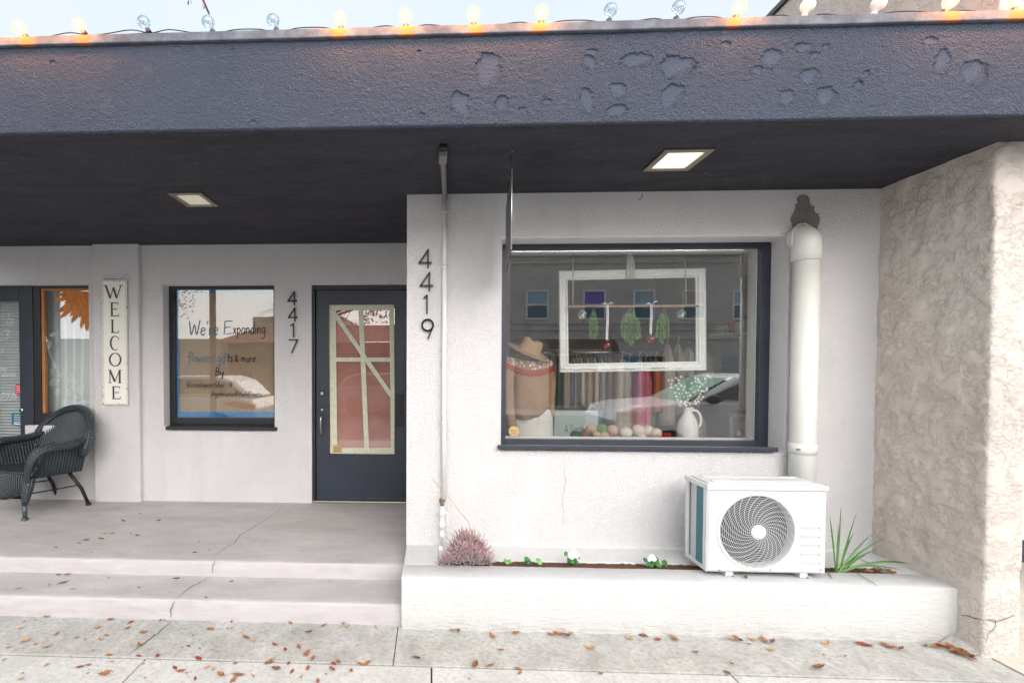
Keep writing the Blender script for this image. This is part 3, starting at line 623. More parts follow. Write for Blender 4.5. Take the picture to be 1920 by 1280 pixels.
def tape(bm, p, q, wd, Y): ribbon(bm, [Vector((p.x + (q.x - p.x) * t, Y + .001 * rnd.random(), p.z + (q.z - p.z) * t)) for t in (0, .2, .4, .6, .8, 1)], wd)
bm = B(); YT = YG2 + .012
ta, tb, tc_, td = at(327, 543, YT), at(513, 543, YT), at(331, 779, YT), at(514, 779, YT)
tape(bm, ta, tb, .065, YT); tape(bm, Vector((mx0 + .008, YT, mz1)), Vector((mx0 + .008, YT, mz0)), .03, YT + .0015); tape(bm, at(330, 777, YT), at(516, 777, YT), .055, YT + .003)
obj('blue_tape', bm, 'blue_tape', wf2)
bm = B(); s0, s1 = at(310, 803, YD - .03), at(518.5, 803, YD - .03); za, zb2 = at(400, 800.5, YD - .03).z, at(400, 806.5, YD - .03).z
prism(bm, [(YD - .03, zb2), (YD - .03, za), (YW2, lz0 + .005), (YW2, lz0 - .03), (YD - .01, zb2)], s0.x, s1.x, key=lambda a, b, y: (y, a, b))
obj('window_sill', bm, 'black_paint', bld, bevel=.004)
YI = YG2 - .0015
bm = B(); write(bm, "We're", 354, 628, 56, .135, YI, .0095, .004); write(bm, 'E', 418, 626, 20, .125, YI, .0095); obj('lettering', bm, 'ink_blue', wf2)
bm = B(); write(bm, 'xpanding', 436, 626, 62, .12, YI, .0078, .004); obj('lettering', bm, 'ink_black', wf2)
bm = B(); write(bm, 'flowers,', 352, 678, 52, .095, YI, .0075, .003); write(bm, 'gif', 406, 678, 18, .095, YI, .0075, .003); obj('lettering', bm, 'ink_blue', wf2)
bm = B(); write(bm, 'ts', 425, 678, 12, .095, YI, .009); write(bm, '& more..', 440, 678, 46, .08, YI, .008, .003); write(bm, 'By', 403, 704, 17, .08, YI, .009)
write(bm, '@asundayinoctober', 349, 725, 72, .055, YI, .0048, .002); write(bm, '&', 430, 724, 6, .05, YI, .005); write(bm, '@gydaroseandherwildflowers', 396, 742, 94, .05, YI, .0045, .002)
obj('lettering', bm, 'ink_black', wf2)

# door
YDR = 4.985
dx0 = at(587, 600, 4.96).x; dz1 = at(640, 536, 4.96).z
door = None
bm = B(); dl0 = at(592, 600, YDR).x; dl1 = XBL - .015
box(bm, dx0 - .01, dl0, 4.955, 5.1, ZP, dz1 + .01); box(bm, dl0, dl1 + .01, 4.955, 5.1, dz1 - .035, dz1 + .01); obj('door_frame', bm, 'black_paint', bld, bevel=.003)
g0, g1 = at(616.5, 571, YDR), at(740, 851.5, YDR)
bm = B(); dzt = dz1 - .036
x_l, x_r = dl0 + .004, dl1
box(bm, x_l, g0.x, YDR, YDR + .045, ZP + .025, dzt); box(bm, g1.x, x_r, YDR, YDR + .045, ZP + .025, dzt)
box(bm, g0.x, g1.x, YDR, YDR + .045, g0.z, dzt); box(bm, g0.x, g1.x, YDR, YDR + .045, ZP + .025, g1.z)
ringframe(bm, g0.x - .012, g1.x + .012, g1.z - .012, g0.z + .012, (.014,) * 4, YDR - .008, YDR + .002)
for a_, b_ in (((617, 868), (739, 868)), ((617, 893), (739, 893))):
    p, q = at(*a_, YDR), at(*b_, YDR); box(bm, p.x, q.x, YDR - .0015, YDR + .001, p.z - .0012, p.z)
dr = obj('door', bm, 'door_paint', bld, bevel=.002, label='dark navy door with green taped pink papered glass')
bm = B(); box(bm, g0.x, g1.x, YDR + .015, YDR + .02, g1.z, g0.z); obj('pane', bm, 'paper_glass', dr)
bm = B(); rows = [[Vector((g0.x + (g1.x - g0.x) * i / n, YDR + .034 + .005 * noise.noise(Vector((i * .5, j * .3, 9))), g1.z + (g0.z - g1.z) * j / n)) for i in range(n + 1)] for j in range(n + 1)]
loft(bm, rows, False, False); obj('pink_paper', bm, 'pink_paper', dr)
YT = YDR + .0125; bm = B()
def tp(a, b, wpx, dy): tape(bm, at(*a, YT), at(*b, YT), wpx * YT / F, YT - dy)
tp((617, 576), (737, 576), 11, 0); tp((623, 571), (626, 851), 13, .0006); tp((734, 571), (737, 851), 8, .0009); tp((619, 845), (740, 845), 12, .0012)
tp((676, 571), (688, 848), 9, .0016); tp((664, 571), (673, 676), 7, .0012) if False else None
tp((622, 674), (736, 674), 8, .0022); tp((625, 585), (734, 742), 8, .0028); obj('green_tape', bm, 'green_tape', dr)
bm = B(); lathe(bm, [(.024, 0), (.024, .012), (.017, .016), (.016, .022)], 20, at(604.5, 737, YDR), 'Y'); obj('deadbolt', bm, 'pewter', dr)
bm = B(); hc = at(604, 768, YDR); lathe(bm, [(.022, 0), (.022, .008), (.015, .014), (.006, .02)], 16, hc, 'Y')
ph = [(0, .0, 0), (0, -.03, -.012), (.0, -.052, -.05), (0, -.05, -.12), (0, -.03, -.185), (0, -.006, -.205)]
tube(bm, smoothline([tuple(at(603.5, 775, YDR) + Vector(q)) for q in ph], 4), [.008 + .004 * math.sin(i / 20 * 3.1) for i in range(21)], 10)
tube(bm, [hc + Vector((0, -.008, .02)), hc + Vector((0, -.04, .012))], .006, 8); p = at(604, 811, YDR); lathe(bm, [(.013, 0), (.013, .006)], 12, p, 'Y'); obj('door_handle', bm, 'pewter', dr)
bm = B(); m0, m1 = at(742, 738, YDR), at(756.5, 799, YDR); ringframe(bm, m0.x, m1.x, m1.z, m0.z, (.012,) * 4, YDR - .012, YDR + .001); box(bm, m0.x + .02, m1.x - .02, YDR - .010, YDR, m1.z + .02, m0.z - .02); obj('mail_slot', bm, 'matte_black', dr, bevel=.002)
bm = B(); box(bm, dx0, dl1, 4.93, 5.1, ZP + .001, ZP + .022); obj('threshold', bm, 'pewter', bld, bevel=.004)
bm = B(); p, q = at(624, 834, YT), at(641, 848, YT); box(bm, p.x, q.x, YDR + .009, YDR + .0105, q.z, p.z); st_ = obj('sticker', bm, 'gold_sticker', dr)
bm = B(); 
for k in range(4): ribbon(bm, [at(626.5, 837 + k * 2.8, YDR + .0085), at(638.5, 837 + k * 2.8, YDR + .0085)], .0035)
obj('sticker_print', bm, 'ink_black', dr)
# left shopfront: glazed door edge and side window
bm = B(); YL = 5.0
cz1 = hC[3]; cz0 = hC[2]; zl1 = at(60, 541, YL).z
x62, x75, x170 = at(64, 680, YL).x, at(77, 680, YL).x, hC[1] + .01; x36 = at(38.5, 680, YL).x
box(bm, x36, x62, YL - .015, YL + .06, ZP + .3, cz1 + .01); box(bm, hC[0], x36, YL - .015, YL + .06, at(20, 564, YL).z, cz1 + .01)
sf = obj('window_frame', bm, 'grey_frame_paint', bld, bevel=.004)
bm = B(); box(bm, x62, x75, YL - .005, YL + .1, cz0 - .01, cz1 + .01); box(bm, x75, x170, YL - .005, YL + .1, zl1, cz1 + .01); box(bm, x75, x170, YL - .03, YL + .1, cz0 - .02, at(120, 774, YL).z)
obj('window_frame', bm, 'black_paint', bld, bevel=.003)
bm = B(); z_a, z_b = at(120, 774, YL).z, zl1
box(bm, x75 + .001, x75 + .03, YL + .01, YL + .05, z_a, z_b); box(bm, x75 + .03, x170, YL + .01, YL + .05, z_b - .015, z_b); wo = obj('wood_stop', bm, 'wood_orange', bld)
bm = B(); box(bm, x75 + .03, x170 - .005, YL + .025, YL + .029, z_a, z_b - .015); sg = obj('pane', bm, 'paper_glass', bld)
bm = B(); box(bm, hC[0], x36, YL + .02, YL + .024, ZP + .15, at(20, 564, YL).z); sg2 = obj('pane', bm, 'paper_glass', bld)
bm = B(); box(bm, hC[0], x36 + .01, YL + .07, YL + .08, ZP + .1, cz1); obj('blind', bm, 'blinds', bld)
bm = B(); box(bm, x75 - .1, x170 + .1, YL + .16, YL + .17, z_a - .1, cz1); obj('curtain', bm, 'sheer', bld)
bm = B(); box(bm, hC[0], hD[1] - .0, YL - .012, YL + .03, ZP + .002, ZP + .15); box(bm, hD[1] - .012, hD[1], YL - .012, YL + .02, ZP + .15, cz0); obj('kick_rail', bm, 'grey_frame_paint', bld)
# painted flower (orange) : petals radiating from its top right corner
bm = B(); fc = at(168, 548, YL + .022); rr_ = random.Random(3)
for k in range(13):
    a = R(174 + k * 9.0); L = (.42, .33, .38, .29, .40)[k % 5] * (1 - .008 * k); pts = []
    up = [(0, 0), (.3, .011), (.6, .024), (.85, .022), (1, .004)]; dn = [(.88, -.012), (.7, -.022), (.3, -.010)]
    for t, o_ in up + dn:
        o_ += rr_.uniform(-.004, .004); x = fc.x + math.cos(a) * t * L - math.sin(a) * o_; z = fc.z + math.sin(a) * t * L + math.cos(a) * o_
        pts.append((min(x, x170 - .008), min(z, z_b - .017)))
    y_ = fc.y - .0004 * k
    try: bm.faces.new([bm.verts.new((x, y_, z)) for x, z in pts])
    except Exception: pass
obj('painted_flower', bm, 'orange_paint', sg)
bm = B(); YI = YL + .0235 - .002
def leafline(px, py, L, ang, wd=.003):
    p = at(px, py, YI); d = Vector((math.cos(ang), 0, math.sin(ang))); n_ = Vector((-d.z, 0, d.x)); h = []
    for s_ in (1, -1): ribbon(bm, smoothline([tuple(p + d * L * t + n_ * s_ * L * .22 * math.sin(math.pi * t)) for t in (0, .25, .5, .75, 1)], 3), wd)
    ribbon(bm, [p, p + d * L * .8], wd * .7)
for q in ((112, 706, .12, 2.5), (118, 704, .11, 1.2), (112, 712, .12, 3.5), (127, 716, .10, 1.0), (132, 716, .09, .2), (138, 724, .08, 1.3), (144, 730, .08, .5), (126, 728, .08, 5.0), (150, 738, .07, .9), (140, 738, .06, 4.9), (92, 652, .07, 1.4), (90, 640, .06, 2.2), (94, 630, .06, .6), (110, 728, .07, 4.2), (103, 690, .07, 1.8)): leafline(*q)
ribbon(bm, [at(x, y, YI) for x, y in ((84, 625), (92, 660), (104, 688), (114, 706), (130, 722), (156, 742))], .003)
obj('painted_garland', bm, 'white_decal', sg)
bm = B(); YI = YL + .0185
write(bm, 'ls', 10, 607, 16, .10, YI, .004, 0, .3); write(bm, '3', 4, 636, 12, .09, YI, .004, 0, .3); write(bm, 's', 1, 660, 6, .06, YI, .003); write(bm, 'ing', -2, 695, 14, .06, YI, .003, 0, .3); write(bm, 'nation', 2, 706, 28, .05, YI, .003, 0, .3); write(bm, '2271', -2, 750, 32, .075, YI, .004, 0, .3)
obj('lettering', bm, 'white_decal', sg2)
bm = B(); p, q = at(29, 720, YI), at(39.5, 739, YI); box(bm, p.x, q.x, YI, YI + .001, q.z, p.z)
for k in range(3): pass
sr = obj('sticker', bm, 'sticker_red', sg2, label='red sticker')
bm = B(); 
for k in range(4): ribbon(bm, [at(30.5, 724 + k * 3.4, YI - .0008), at(38, 724 + k * 3.4, YI - .0008)], .004)
for k in range(5): ribbon(bm, [at(26, 778 + k * 4.2 - (1 if k == 4 else 0), YI - .0012), at(39, 778 + k * 4.2, YI - .0012)], .005 if k < 4 else .012)
obj('sticker_print', bm, 'white_decal', sg2)
bm = B(); p, q = at(22, 774, YI), at(42.5, 797, YI); box(bm, p.x, q.x, YI, YI + .001, q.z, p.z); obj('sticker', bm, 'sticker_teal', sg2, label='dark teal sticker')
bm = B(); lathe(bm, [(.02, 0), (.02, .012), (.012, .014)], 16, at(41, 769, YL - .015), 'Y'); obj('lock', bm, 'chrome', sf)

# rooms behind the glass
bm = B(); y0 = YG + .12
def inward(bm, x0, x1, y0, y1, z0, z1):
    P = [(x0, y0, z0), (x1, y0, z0), (x1, y1, z0), (x0, y1, z0), (x0, y0, z1), (x1, y0, z1), (x1, y1, z1), (x0, y1, z1)]; v = [bm.verts.new(p) for p in P]
    return v
v = inward(bm, .05, 4.6, y0, 8.2, .31, 2.66)
for f, mi in (((0, 1, 2, 3), 1), ((4, 7, 6, 5), 0), ((0, 3, 7, 4), 0), ((1, 5, 6, 2), 0), ((3, 2, 6, 7), 0)):
    ff = bm.faces.new([v[i] for i in f]); ff.material_index = mi
obj('room', bm, ['room_wall', 'room_floor'], bld)
bm = B(); ringframe(bm, .05, 4.6, .31, 2.66, (WX0 - .05, 4.6 - WX1, 2.66 - WZ1, WZ0 - .31), YG + .112, YG + .125); obj('inner_wall', bm, 'room_wall', bld)
DZ = gz0 - .062
bm = B(); box(bm, gx0 - .1, gx1 + .1, YG + .127, YG + .62, DZ - .03, DZ); obj('display_shelf', bm, 'inner_white', bld, bevel=.003)
bm = B(); box(bm, XL, XBL - .1, 5.4, 5.5, ZP - .1, ZS + .2); box(bm, XL - .1, XL, 2.9, 5.5, 0, ZS + .4); obj('back_wall', bm, 'room_dark', bld)
bm = B(); box(bm, XL, .0, 8.3, 8.4, 0, 3); box(bm, XBR + .17, XBR + 6, 8.3, 8.4, 0, 3.1); box(bm, XL, XBR - .01, 5.2, 8.3, ZS + .22, ZS + .3); obj('rear_wall', bm, 'room_dark', bld)

# ceiling lamps set in the soffit
def soffit_lamp(cs, lens, label, watt):
    P = [atz(x, y, ZS) for x, y in cs]
    x0, x1 = (P[0].x + P[3].x) / 2, (P[1].x + P[2].x) / 2; ya, yb = (P[2].y + P[3].y) / 2, (P[0].y + P[1].y) / 2
    y0_, y1_ = min(ya, yb), max(ya, yb)
    t = thing('ceiling_lamp', label, 'ceiling lamp', ((x0 + x1) / 2, (y0_ + y1_) / 2, ZS - .03), 'square lamps in the canopy underside')
    bm = B(); m = .034; b_ = [(x0, y0_), (x1, y0_), (x1, y1_), (x0, y1_)]
    box(bm, x0, x0 + m, y0_, y1_, ZS - .012, ZS + .001); box(bm, x1 - m, x1, y0_, y1_, ZS - .012, ZS + .001); box(bm, x0 + m, x1 - m, y0_, y0_ + m, ZS - .012, ZS + .001); box(bm, x0 + m, x1 - m, y1_ - m, y1_, ZS - .012, ZS + .001)
    obj('trim', bm, 'pewter', t, bevel=.002)
    bm = B(); box(bm, x0 + m, x1 - m, y0_ + m, y1_ - m, ZS - .004, ZS + .0005); obj('lens', bm, lens, t)
    return t
soffit_lamp([(312, 360), (378, 360), (412, 385), (352, 385)], 'lens_dim', 'square recessed lamp glowing dimly in the canopy above the papered window', 0)
soffit_lamp([(1242, 280), (1340, 276), (1292, 317), (1208, 318)], 'lens_bright', 'square recessed lamp shining brightly in the canopy above the display window', 1)

# neighbour's wing wall : lace stucco wrapped round its corner
nb = thing('neighbour_building', 'beige lace stucco building wall at the right with chipped base', 'building', (3.1, 3.4, 0))
bm = B(); PW = .185
topz = atx(1478, 0, XBR).z; print('neighbour top', topz)
path = []
for y in [3.62 - .0125 * i for i in range(61)]: path.append((XBR, y, -1, 0))
cy0 = YBG + .012
path = [p for p in path if p[1] > cy0 + .004]
for a in (20, 45, 70): path.append((XBR + .012 - .012 * math.cos(R(a)), cy0 - .012 * math.sin(R(a)), -math.cos(R(a)), -math.sin(R(a))))
for i in range(1, 14): path.append((XBR + .012 + (PW - .024) * i / 13, YBG, 0, -1))
path.append((XBR + PW, YBG + .015, 1, 0)); path.append((XBR + PW, 3.6, 1, 0)); path.append((XBR + PW, 7, 1, 0))
path = [(XBR, 7.5, -1, 0), (XBR, 4.0, -1, 0)] + path
rows = []; nzz = 230; ztop = 2.9
for k in range(nzz + 1):
    z = -.02 + (ztop + .02) * k / nzz; r = []
    for (x, y, nxx, nyy) in path:
        q = noise.fractal(Vector((x * 11 + 3, y * 11, z * 8)), 1.0, 2.0, 5)
        kk = max(0, min(1, (q + .08) / .14)); d = .0075 * kk + .003 * noise.noise(Vector((x * 60, y * 60, z * 60)))
        if z < .42 + .03 * noise.noise(Vector((y * 5, x * 9, 1))): d = .004 + .002 * noise.noise(Vector((x * 20, y * 20, z * 20)))
        r.append(Vector((x + nxx * d, y + nyy * d, z)))
    rows.append(r)
loft(bm, rows, False, False); obj('wall', bm, 'lace_stucco', nb)
bm = B(); box(bm, XBR + .002, XBR + 3, YBG + .3, 9, ztop - .01, topz); box(bm, XBR + .001, XBR + PW, YBG + .004, YBG + .3, ztop - .01, topz); obj('upper_wall', bm, 'lace_stucco', nb, bevel=.01)
bm = B(); box(bm, XBR - .02, XBR + 3, YBG + .28, 9, topz, topz + .04); obj('coping', bm, 'ac_dark', nb)
# chipped mortar at the base
bm = B(); p = atz(1795, 1208, 0); q = atz(1843, 1232, 0)
loft(bm, [[Vector((XBR - .10 + .05 * t, YP - .0 - .11 * t, 0)), Vector((XBR + .01, YP - .13 * t + .0, 0)), Vector((XBR + .01, YP - .13 * t, .05 - .02 * t)), Vector((XBR - .04 + .03 * t, YP - .12 * t, .05 - .03 * t))] for t in (0, .4, .8, 1)], True, True, False); obj('mortar_wedge', bm, 'apron_concrete', nb, bevel=.004)
crack(nb, [at(x, y, YBG - .010) for x, y in ((1849, 1161), (1868, 1166), (1885, 1160), (1904, 1153))], .004, FR, 4)
crack(nb, [atx(x, y, XBR - .010) for x, y in ((1804, 1153), (1815, 1154), (1828, 1159), (1843, 1161))], .005, Vector((-1, 0, 0)), 4)
crack(nb, [at(x, y, YBG - .011) for x, y in ((1848, 1162), (1858, 1160), (1866, 1162), (1867, 1172), (1862, 1180), (1853, 1188), (1848, 1205))], .004, FR, 3)
# what shows beyond the wing wall
for z0_, z1_ in ((0, .55), (2.4, 3.0)): bm = B(); box(bm, XBR + PW, XBR + 3, 4.3, 4.36, z0_, z1_); obj('front_wall', bm, 'grey_frame_paint', nb)
fo = frame_obj('window_frame', 'frame_white', XBR + PW + .02, XBR + 2, .55, 2.4, (.05, .05, .05, .05), 4.28, 4.34, nb)
bm = B(); box(bm, XBR + PW + .07, XBR + 1.95, 4.31, 4.315, .6, 2.35); obj('pane', bm, 'shop_glass', fo)
bm = B(); box(bm, XBR + PW + .0, XBR + 2, 4.5, 4.52, .3, 2.6); obj('curtain', bm, 'sheer', nb)

# ================================================================== PLANTER
pl = thing('planter', 'long low white painted concrete planter below the display window', 'planter', (1.3, 3.2, 0))
RY = atz(1100, 1063, ZPL).y; LY = atz(1100, 1047, ZPL).y; XS = atz(823, 1058, ZPL).x; XE = atz(1682, 1076, ZPL).x
XPL = at(753, 1130, YP).x
print('planter', RY, LY, XS, XE, XPL)
bm = B(); nx = 220; rows = []
prof = [(YP + .012, -.02), (YP + .004, .06), (YP, ZPL * .6), (YP, ZPL - .012), (YP + .002, ZPL - .004), (YP + .008, ZPL), (YP + .05, ZPL), (RY - .008, ZPL), (RY, ZPL - .006), (RY, ZPL - .07)]
for i in range(nx + 1):
    x = XPL + (XBR - XPL) * i / nx; r = []
    for k, (y, z) in enumerate(prof):
        d = .004 * noise.noise(Vector((x * 5, z * 6, 2))) + .002 * noise.noise(Vector((x * 30, z * 30, 2)))
        r.append(Vector((x, y + (d if k < 9 else 0), z + (d * .4 if k > 3 else 0))))
    rows.append(r)
loft(bm, rows, False, False); f = bm.faces.new([bm.verts.new(p) for p in [(XPL, y, z) for y, z in prof[:9]] + [(XPL, RY, -.02)]])
obj('front_rim', bm, 'planter_paint', pl)
for x0_, x1_ in ((XPL + .0005, XS), (XE, XBR)):
    bm = B(); box(bm, x0_, x1_, RY - .001, YB + .01, -.02, ZPL - .001); obj('end_block', bm, 'planter_paint', pl, bevel=.006)
bm = B(); prism(bm, [(LY, .1), (LY, ZPL - .03), (LY + .006, ZPL - .02), (YB - .01, ZPL + .0), (YB + .005, ZPL + .03), (YB + .02, .1)], XS, XE, key=lambda a, b, y: (y, a, b)); obj('back_ledge', bm, 'planter_paint', pl, bevel=.005)
bm = B(); rows = [[Vector((XS + (XE - XS) * i / 120, RY + (LY + .01 - RY) * j / 5, ZPL - .028 + .012 * noise.noise(Vector((i * .7, j, 0))))) for j in range(6)] for i in range(121)]
loft(bm, rows, False, False); obj('soil', bm, 'soil', pl)
print('soil band', RY, LY)

# ================================================================== things on the walls
def digit_obj(strokes, px0, px1, pyt, pyb, Y, wd, parent):
    a, b = at(px0, pyt, Y), at(px1, pyb, Y); bm = B()
    for st in strokes:
        P = [Vector((a.x + (b.x - a.x) * u, Y, b.z + (a.z - b.z) * v)) for u, v in st]
        for p, q in zip(P, P[1:]):
            t = (q - p).normalized(); n_ = Vector((-t.z, 0, t.x)) * wd / 2; p_, q_ = p - t * wd * .45, q + t * wd * .45
            vs = [bm.verts.new(c + Vector((0, dy, 0))) for dy in (0, -.008) for c in (p_ + n_, q_ + n_, q_ - n_, p_ - n_)]
            for f in ((0, 1, 2, 3), (7, 6, 5, 4), (0, 4, 5, 1), (1, 5, 6, 2), (2, 6, 7, 3), (3, 7, 4, 0)): bm.faces.new([vs[i] for i in f])
    obj('digit', bm, 'matte_black', parent)
D4 = [[(.75, 0), (.75, 1), (.0, .28), (1, .28)]]; D1 = [[(.1, .86), (.55, 1), (.55, 0)]]; D7 = [[(0, 1), (1, 1), (.3, 0)]]
cir = [(.5 + .48 * math.cos(t), .70 + .30 * math.sin(t)) for t in [2 * math.pi * k / 20 for k in range(21)]]
D9 = [cir, [(.96, .62), (.55, 0)]]
t = thing('house_number', 'black house number 4417 between the papered window and the door', 'house number', at(549, 604, YD))
for st, y0_, y1_, xa, xb in ((D4, 547.5, 571, 540, 556), (D4, 577.5, 602, 541, 557), (D1, 607, 631.5, 544, 556), (D7, 637, 661, 542.5, 558)): digit_obj(st, xa, xb, y0_, y1_, YD - .012, .0115, t)
t = thing('house_number', 'larger black house number 4419 beside the pipe on the projecting wall', 'house number', at(799, 550, YB))
for st, y0_, y1_, xa, xb in ((D4, 469, 502, 786.5, 808), (D4, 512, 545, 788.5, 810.5), (D1, 554, 587.5, 794, 806), (D9, 599, 634, 791, 812.5)): digit_obj(st, xa, xb, y0_, y1_, YB - .012, .011, t)
# WELCOME sign
YS_ = YD - .054; a, b = at(190.5, 525, YS_ - .02), at(240.5, 759, YS_ - .02); c1 = at(237, 525, YS_ - .02); xw0 = (a.x + at(194.5, 759, YS_).x) / 2; xw1 = (c1.x + b.x) / 2
t = thing('welcome_sign', 'tall chipped cream WELCOME sign on the white pillar', 'sign', ((xw0 + xw1) / 2, YS_, b.z))
bm = B(); rows = []; 
box(bm, xw0, xw1, YS_ - .018, YS_ - .002, b.z, a.z); board = obj('board', bm, 'sign_enamel', t, bevel=.004)
bm = B(); ringframe(bm, xw0, xw1, b.z, a.z, (.016,) * 4, YS_ - .0215, YS_ - .0178); ringframe(bm, xw0 - .001, xw1 + .001, b.z - .001, a.z + .001, (.0035,) * 4, YS_ - .0225, YS_ - .002); obj('rim', bm, 'sign_edge', t, bevel=.001)
SG = {'W': [((0, 1), (.3, 0), .17), ((.3, 0), (.5, .85), .08), ((.5, .85), (.72, 0), .17), ((.72, 0), (1, 1), .08), ((-.12, 1), (.14, 1), .05), ((.86, 1), (1.12, 1), .05)],
      'E': [((.2, 0), (.2, 1), .15), ((.2, .97), (.85, .97), .07), ((.2, .03), (.92, .03), .07), ((.2, .52), (.7, .52), .06), ((.85, 1), (.85, .82), .05), ((.92, 0), (.92, .2), .05), ((.05, .03), (.2, .03), .05), ((.05, .97), (.2, .97), .05), ((.7, .6), (.7, .44), .04)],
      'L': [((.25, 0), (.25, 1), .15), ((.1, .03), (.88, .03), .07), ((.88, 0), (.88, .22), .05), ((.1, .97), (.42, .97), .05)],
      'M': [((.12, 0), (.12, 1), .07), ((.12, 1), (.5, .1), .16), ((.5, .1), (.88, 1), .07), ((.88, 1), (.88, 0), .15), ((0, .03), (.24, .03), .05), ((.76, .03), (1.02, .03), .05), ((-.02, .97), (.16, .97), .05), ((.84, .97), (1.02, .97), .05)]}
SG['C'] = [((.52 + .42 * math.cos(R(x)), .5 + .5 * math.sin(R(x))), (.52 + .42 * math.cos(R(x + 14)), .5 + .5 * math.sin(R(x + 14))), .06 + .09 * max(0, -math.cos(R(x + 7)))) for x in range(48, 300, 14)] + [((.84, .72), (.84, .92), .05)]
SG['O'] = [((.5 + .45 * math.cos(R(x)), .5 + .5 * math.sin(R(x))), (.5 + .45 * math.cos(R(x + 15)), .5 + .5 * math.sin(R(x + 15))), .06 + .09 * abs(math.cos(R(x + 7)))) for x in range(0, 360, 15)]
bm = B()
for i, (ch, pt, pb_, pl_, pr_) in enumerate((('W', 535, 559, 198, 227), ('E', 567, 593, 206, 224), ('L', 599, 624, 206, 224.5), ('C', 630, 656, 205.5, 225.5), ('O', 662, 686, 204.5, 227.5), ('M', 693, 718, 203, 227.5), ('E', 724, 748, 209, 227))):
    p, q = at(pl_, pt, YS_ - .02), at(pr_, pb_, YS_ - .02); Wd = q.x - p.x; Hh = p.z - q.z
    for k, ((u0, v0), (u1, v1), wd) in enumerate(SG[ch]):
        ribbon(bm, [Vector((p.x + u0 * Wd, YS_ - .0200 - .0001 * k, q.z + v0 * Hh)), Vector((p.x + u1 * Wd, YS_ - .0200 - .0001 * k, q.z + v1 * Hh))], wd * Hh * .95)
obj('lettering', bm, 'sign_letters', t)
bm = B(); lathe(bm, [(.006, 0), (.006, .003)], 10, Vector(((xw0 + xw1) / 2, YS_ - .0215, a.z - .012)), 'Y'); obj('nail', bm, 'rust', t)
# gas/conduit pipe
xc = at(833, 600, YB - .025).x
t = thing('conduit_pipe', 'thin white painted pipe running down the wall past the number 4419', 'pipe', (xc, YB - .025, .3))
bm = B(); zb3 = at(838, 935, YB - .025).z
tube(bm, [(xc, YB - .024, ZS - .012), (xc + .001, YB - .024, 2.2), (xc, YB - .024, 1.5), (xc + .002, YB - .024, zb3)], .0165, 12); lathe(bm, [(.019, 0), (.019, .03)], 12, (xc, YB - .024, at(833, 506, YB).z)); obj('pipe', bm, 'pipe_white', t)
bm = B(); yfr = atz(831, 275, ZS).y; x2 = atz(831, 275, ZS).x
tube(bm, [(x2, yfr + .08, ZS - .022), (xc, YB - .02, ZS - .022)], .0165, 12); box(bm, x2 - .022, x2 + .022, yfr + .02, yfr + .13, ZS - .045, ZS + .0); obj('canopy_run', bm, 'pipe_grey', t, bevel=.004)
bm = B(); box(bm, x2 - .02, x2 + .02, yfr - .03, yfr + .02, ZS - .02, ZS + .001); obj('junction_box', bm, 'matte_black', t, bevel=.004)
for zz in (at(833, 400, YB).z, at(833, 792, YB).z):
    bm = B(); tube(bm, [(xc - .026, YB - .004, zz), (xc - .02, YB - .03, zz), (xc, YB - .044, zz), (xc + .02, YB - .03, zz), (xc + .026, YB - .004, zz)], .004, 6); obj('clip', bm, 'pipe_white', t)
tv = thing('standpipe', 'painted white standpipe with valve behind the purple succulent', 'standpipe', (xc - .02, YB - .04, .3))
bm = B(); xv = at(829, 980, YB - .045).x; yv = YB - .045
Zv = lambda py: at(829, py, yv).z
lathe(bm, [(.011, Zv(1030)), (.011, Zv(1008)), (.018, Zv(1007)), (.018, Zv(998)), (.012, Zv(997)), (.012, Zv(990)), (.021, Zv(989)), (.021, Zv(981)), (.014, Zv(976)), (.014, Zv(955))], 12, (xv, yv, 0)); obj('pipe', bm, 'pipe_white', tv)
bm = B(); lathe(bm, [(.016, Zv(968)), (.019, Zv(966)), (.019, Zv(958)), (.013, Zv(955)), (.013, Zv(948))], 12, (xv, yv, 0)); tube(bm, [(xv - .02, yv, Zv(961)), (xv + .035, yv - .01, Zv(961))], .009, 8); tube(bm, [(xv + .03, yv, Zv(961)), (xv + .035, yv, Zv(975)), (xv + .02, yv, Zv(1000))], .004, 6); obj('valve', bm, 'pipe_white', tv)
bm = B(); lathe(bm, [(.02, 0), (.017, .02), (.008, .03)], 12, (xv, YB - .01, Zv(940)), 'Y'); tube(bm, [(xv, YB - .03, Zv(940)), (xv, yv, Zv(943)), (xv, yv, Zv(950))], .012, 10); obj('elbow', bm, 'rust', tv)
bm = B(); lathe(bm, [(.02, Zv(1034)), (.024, Zv(1030)), (.012, Zv(1022))], 12, (xv - .01, yv - .01, 0)); obj('foot', bm, 'pipe_white', tv)
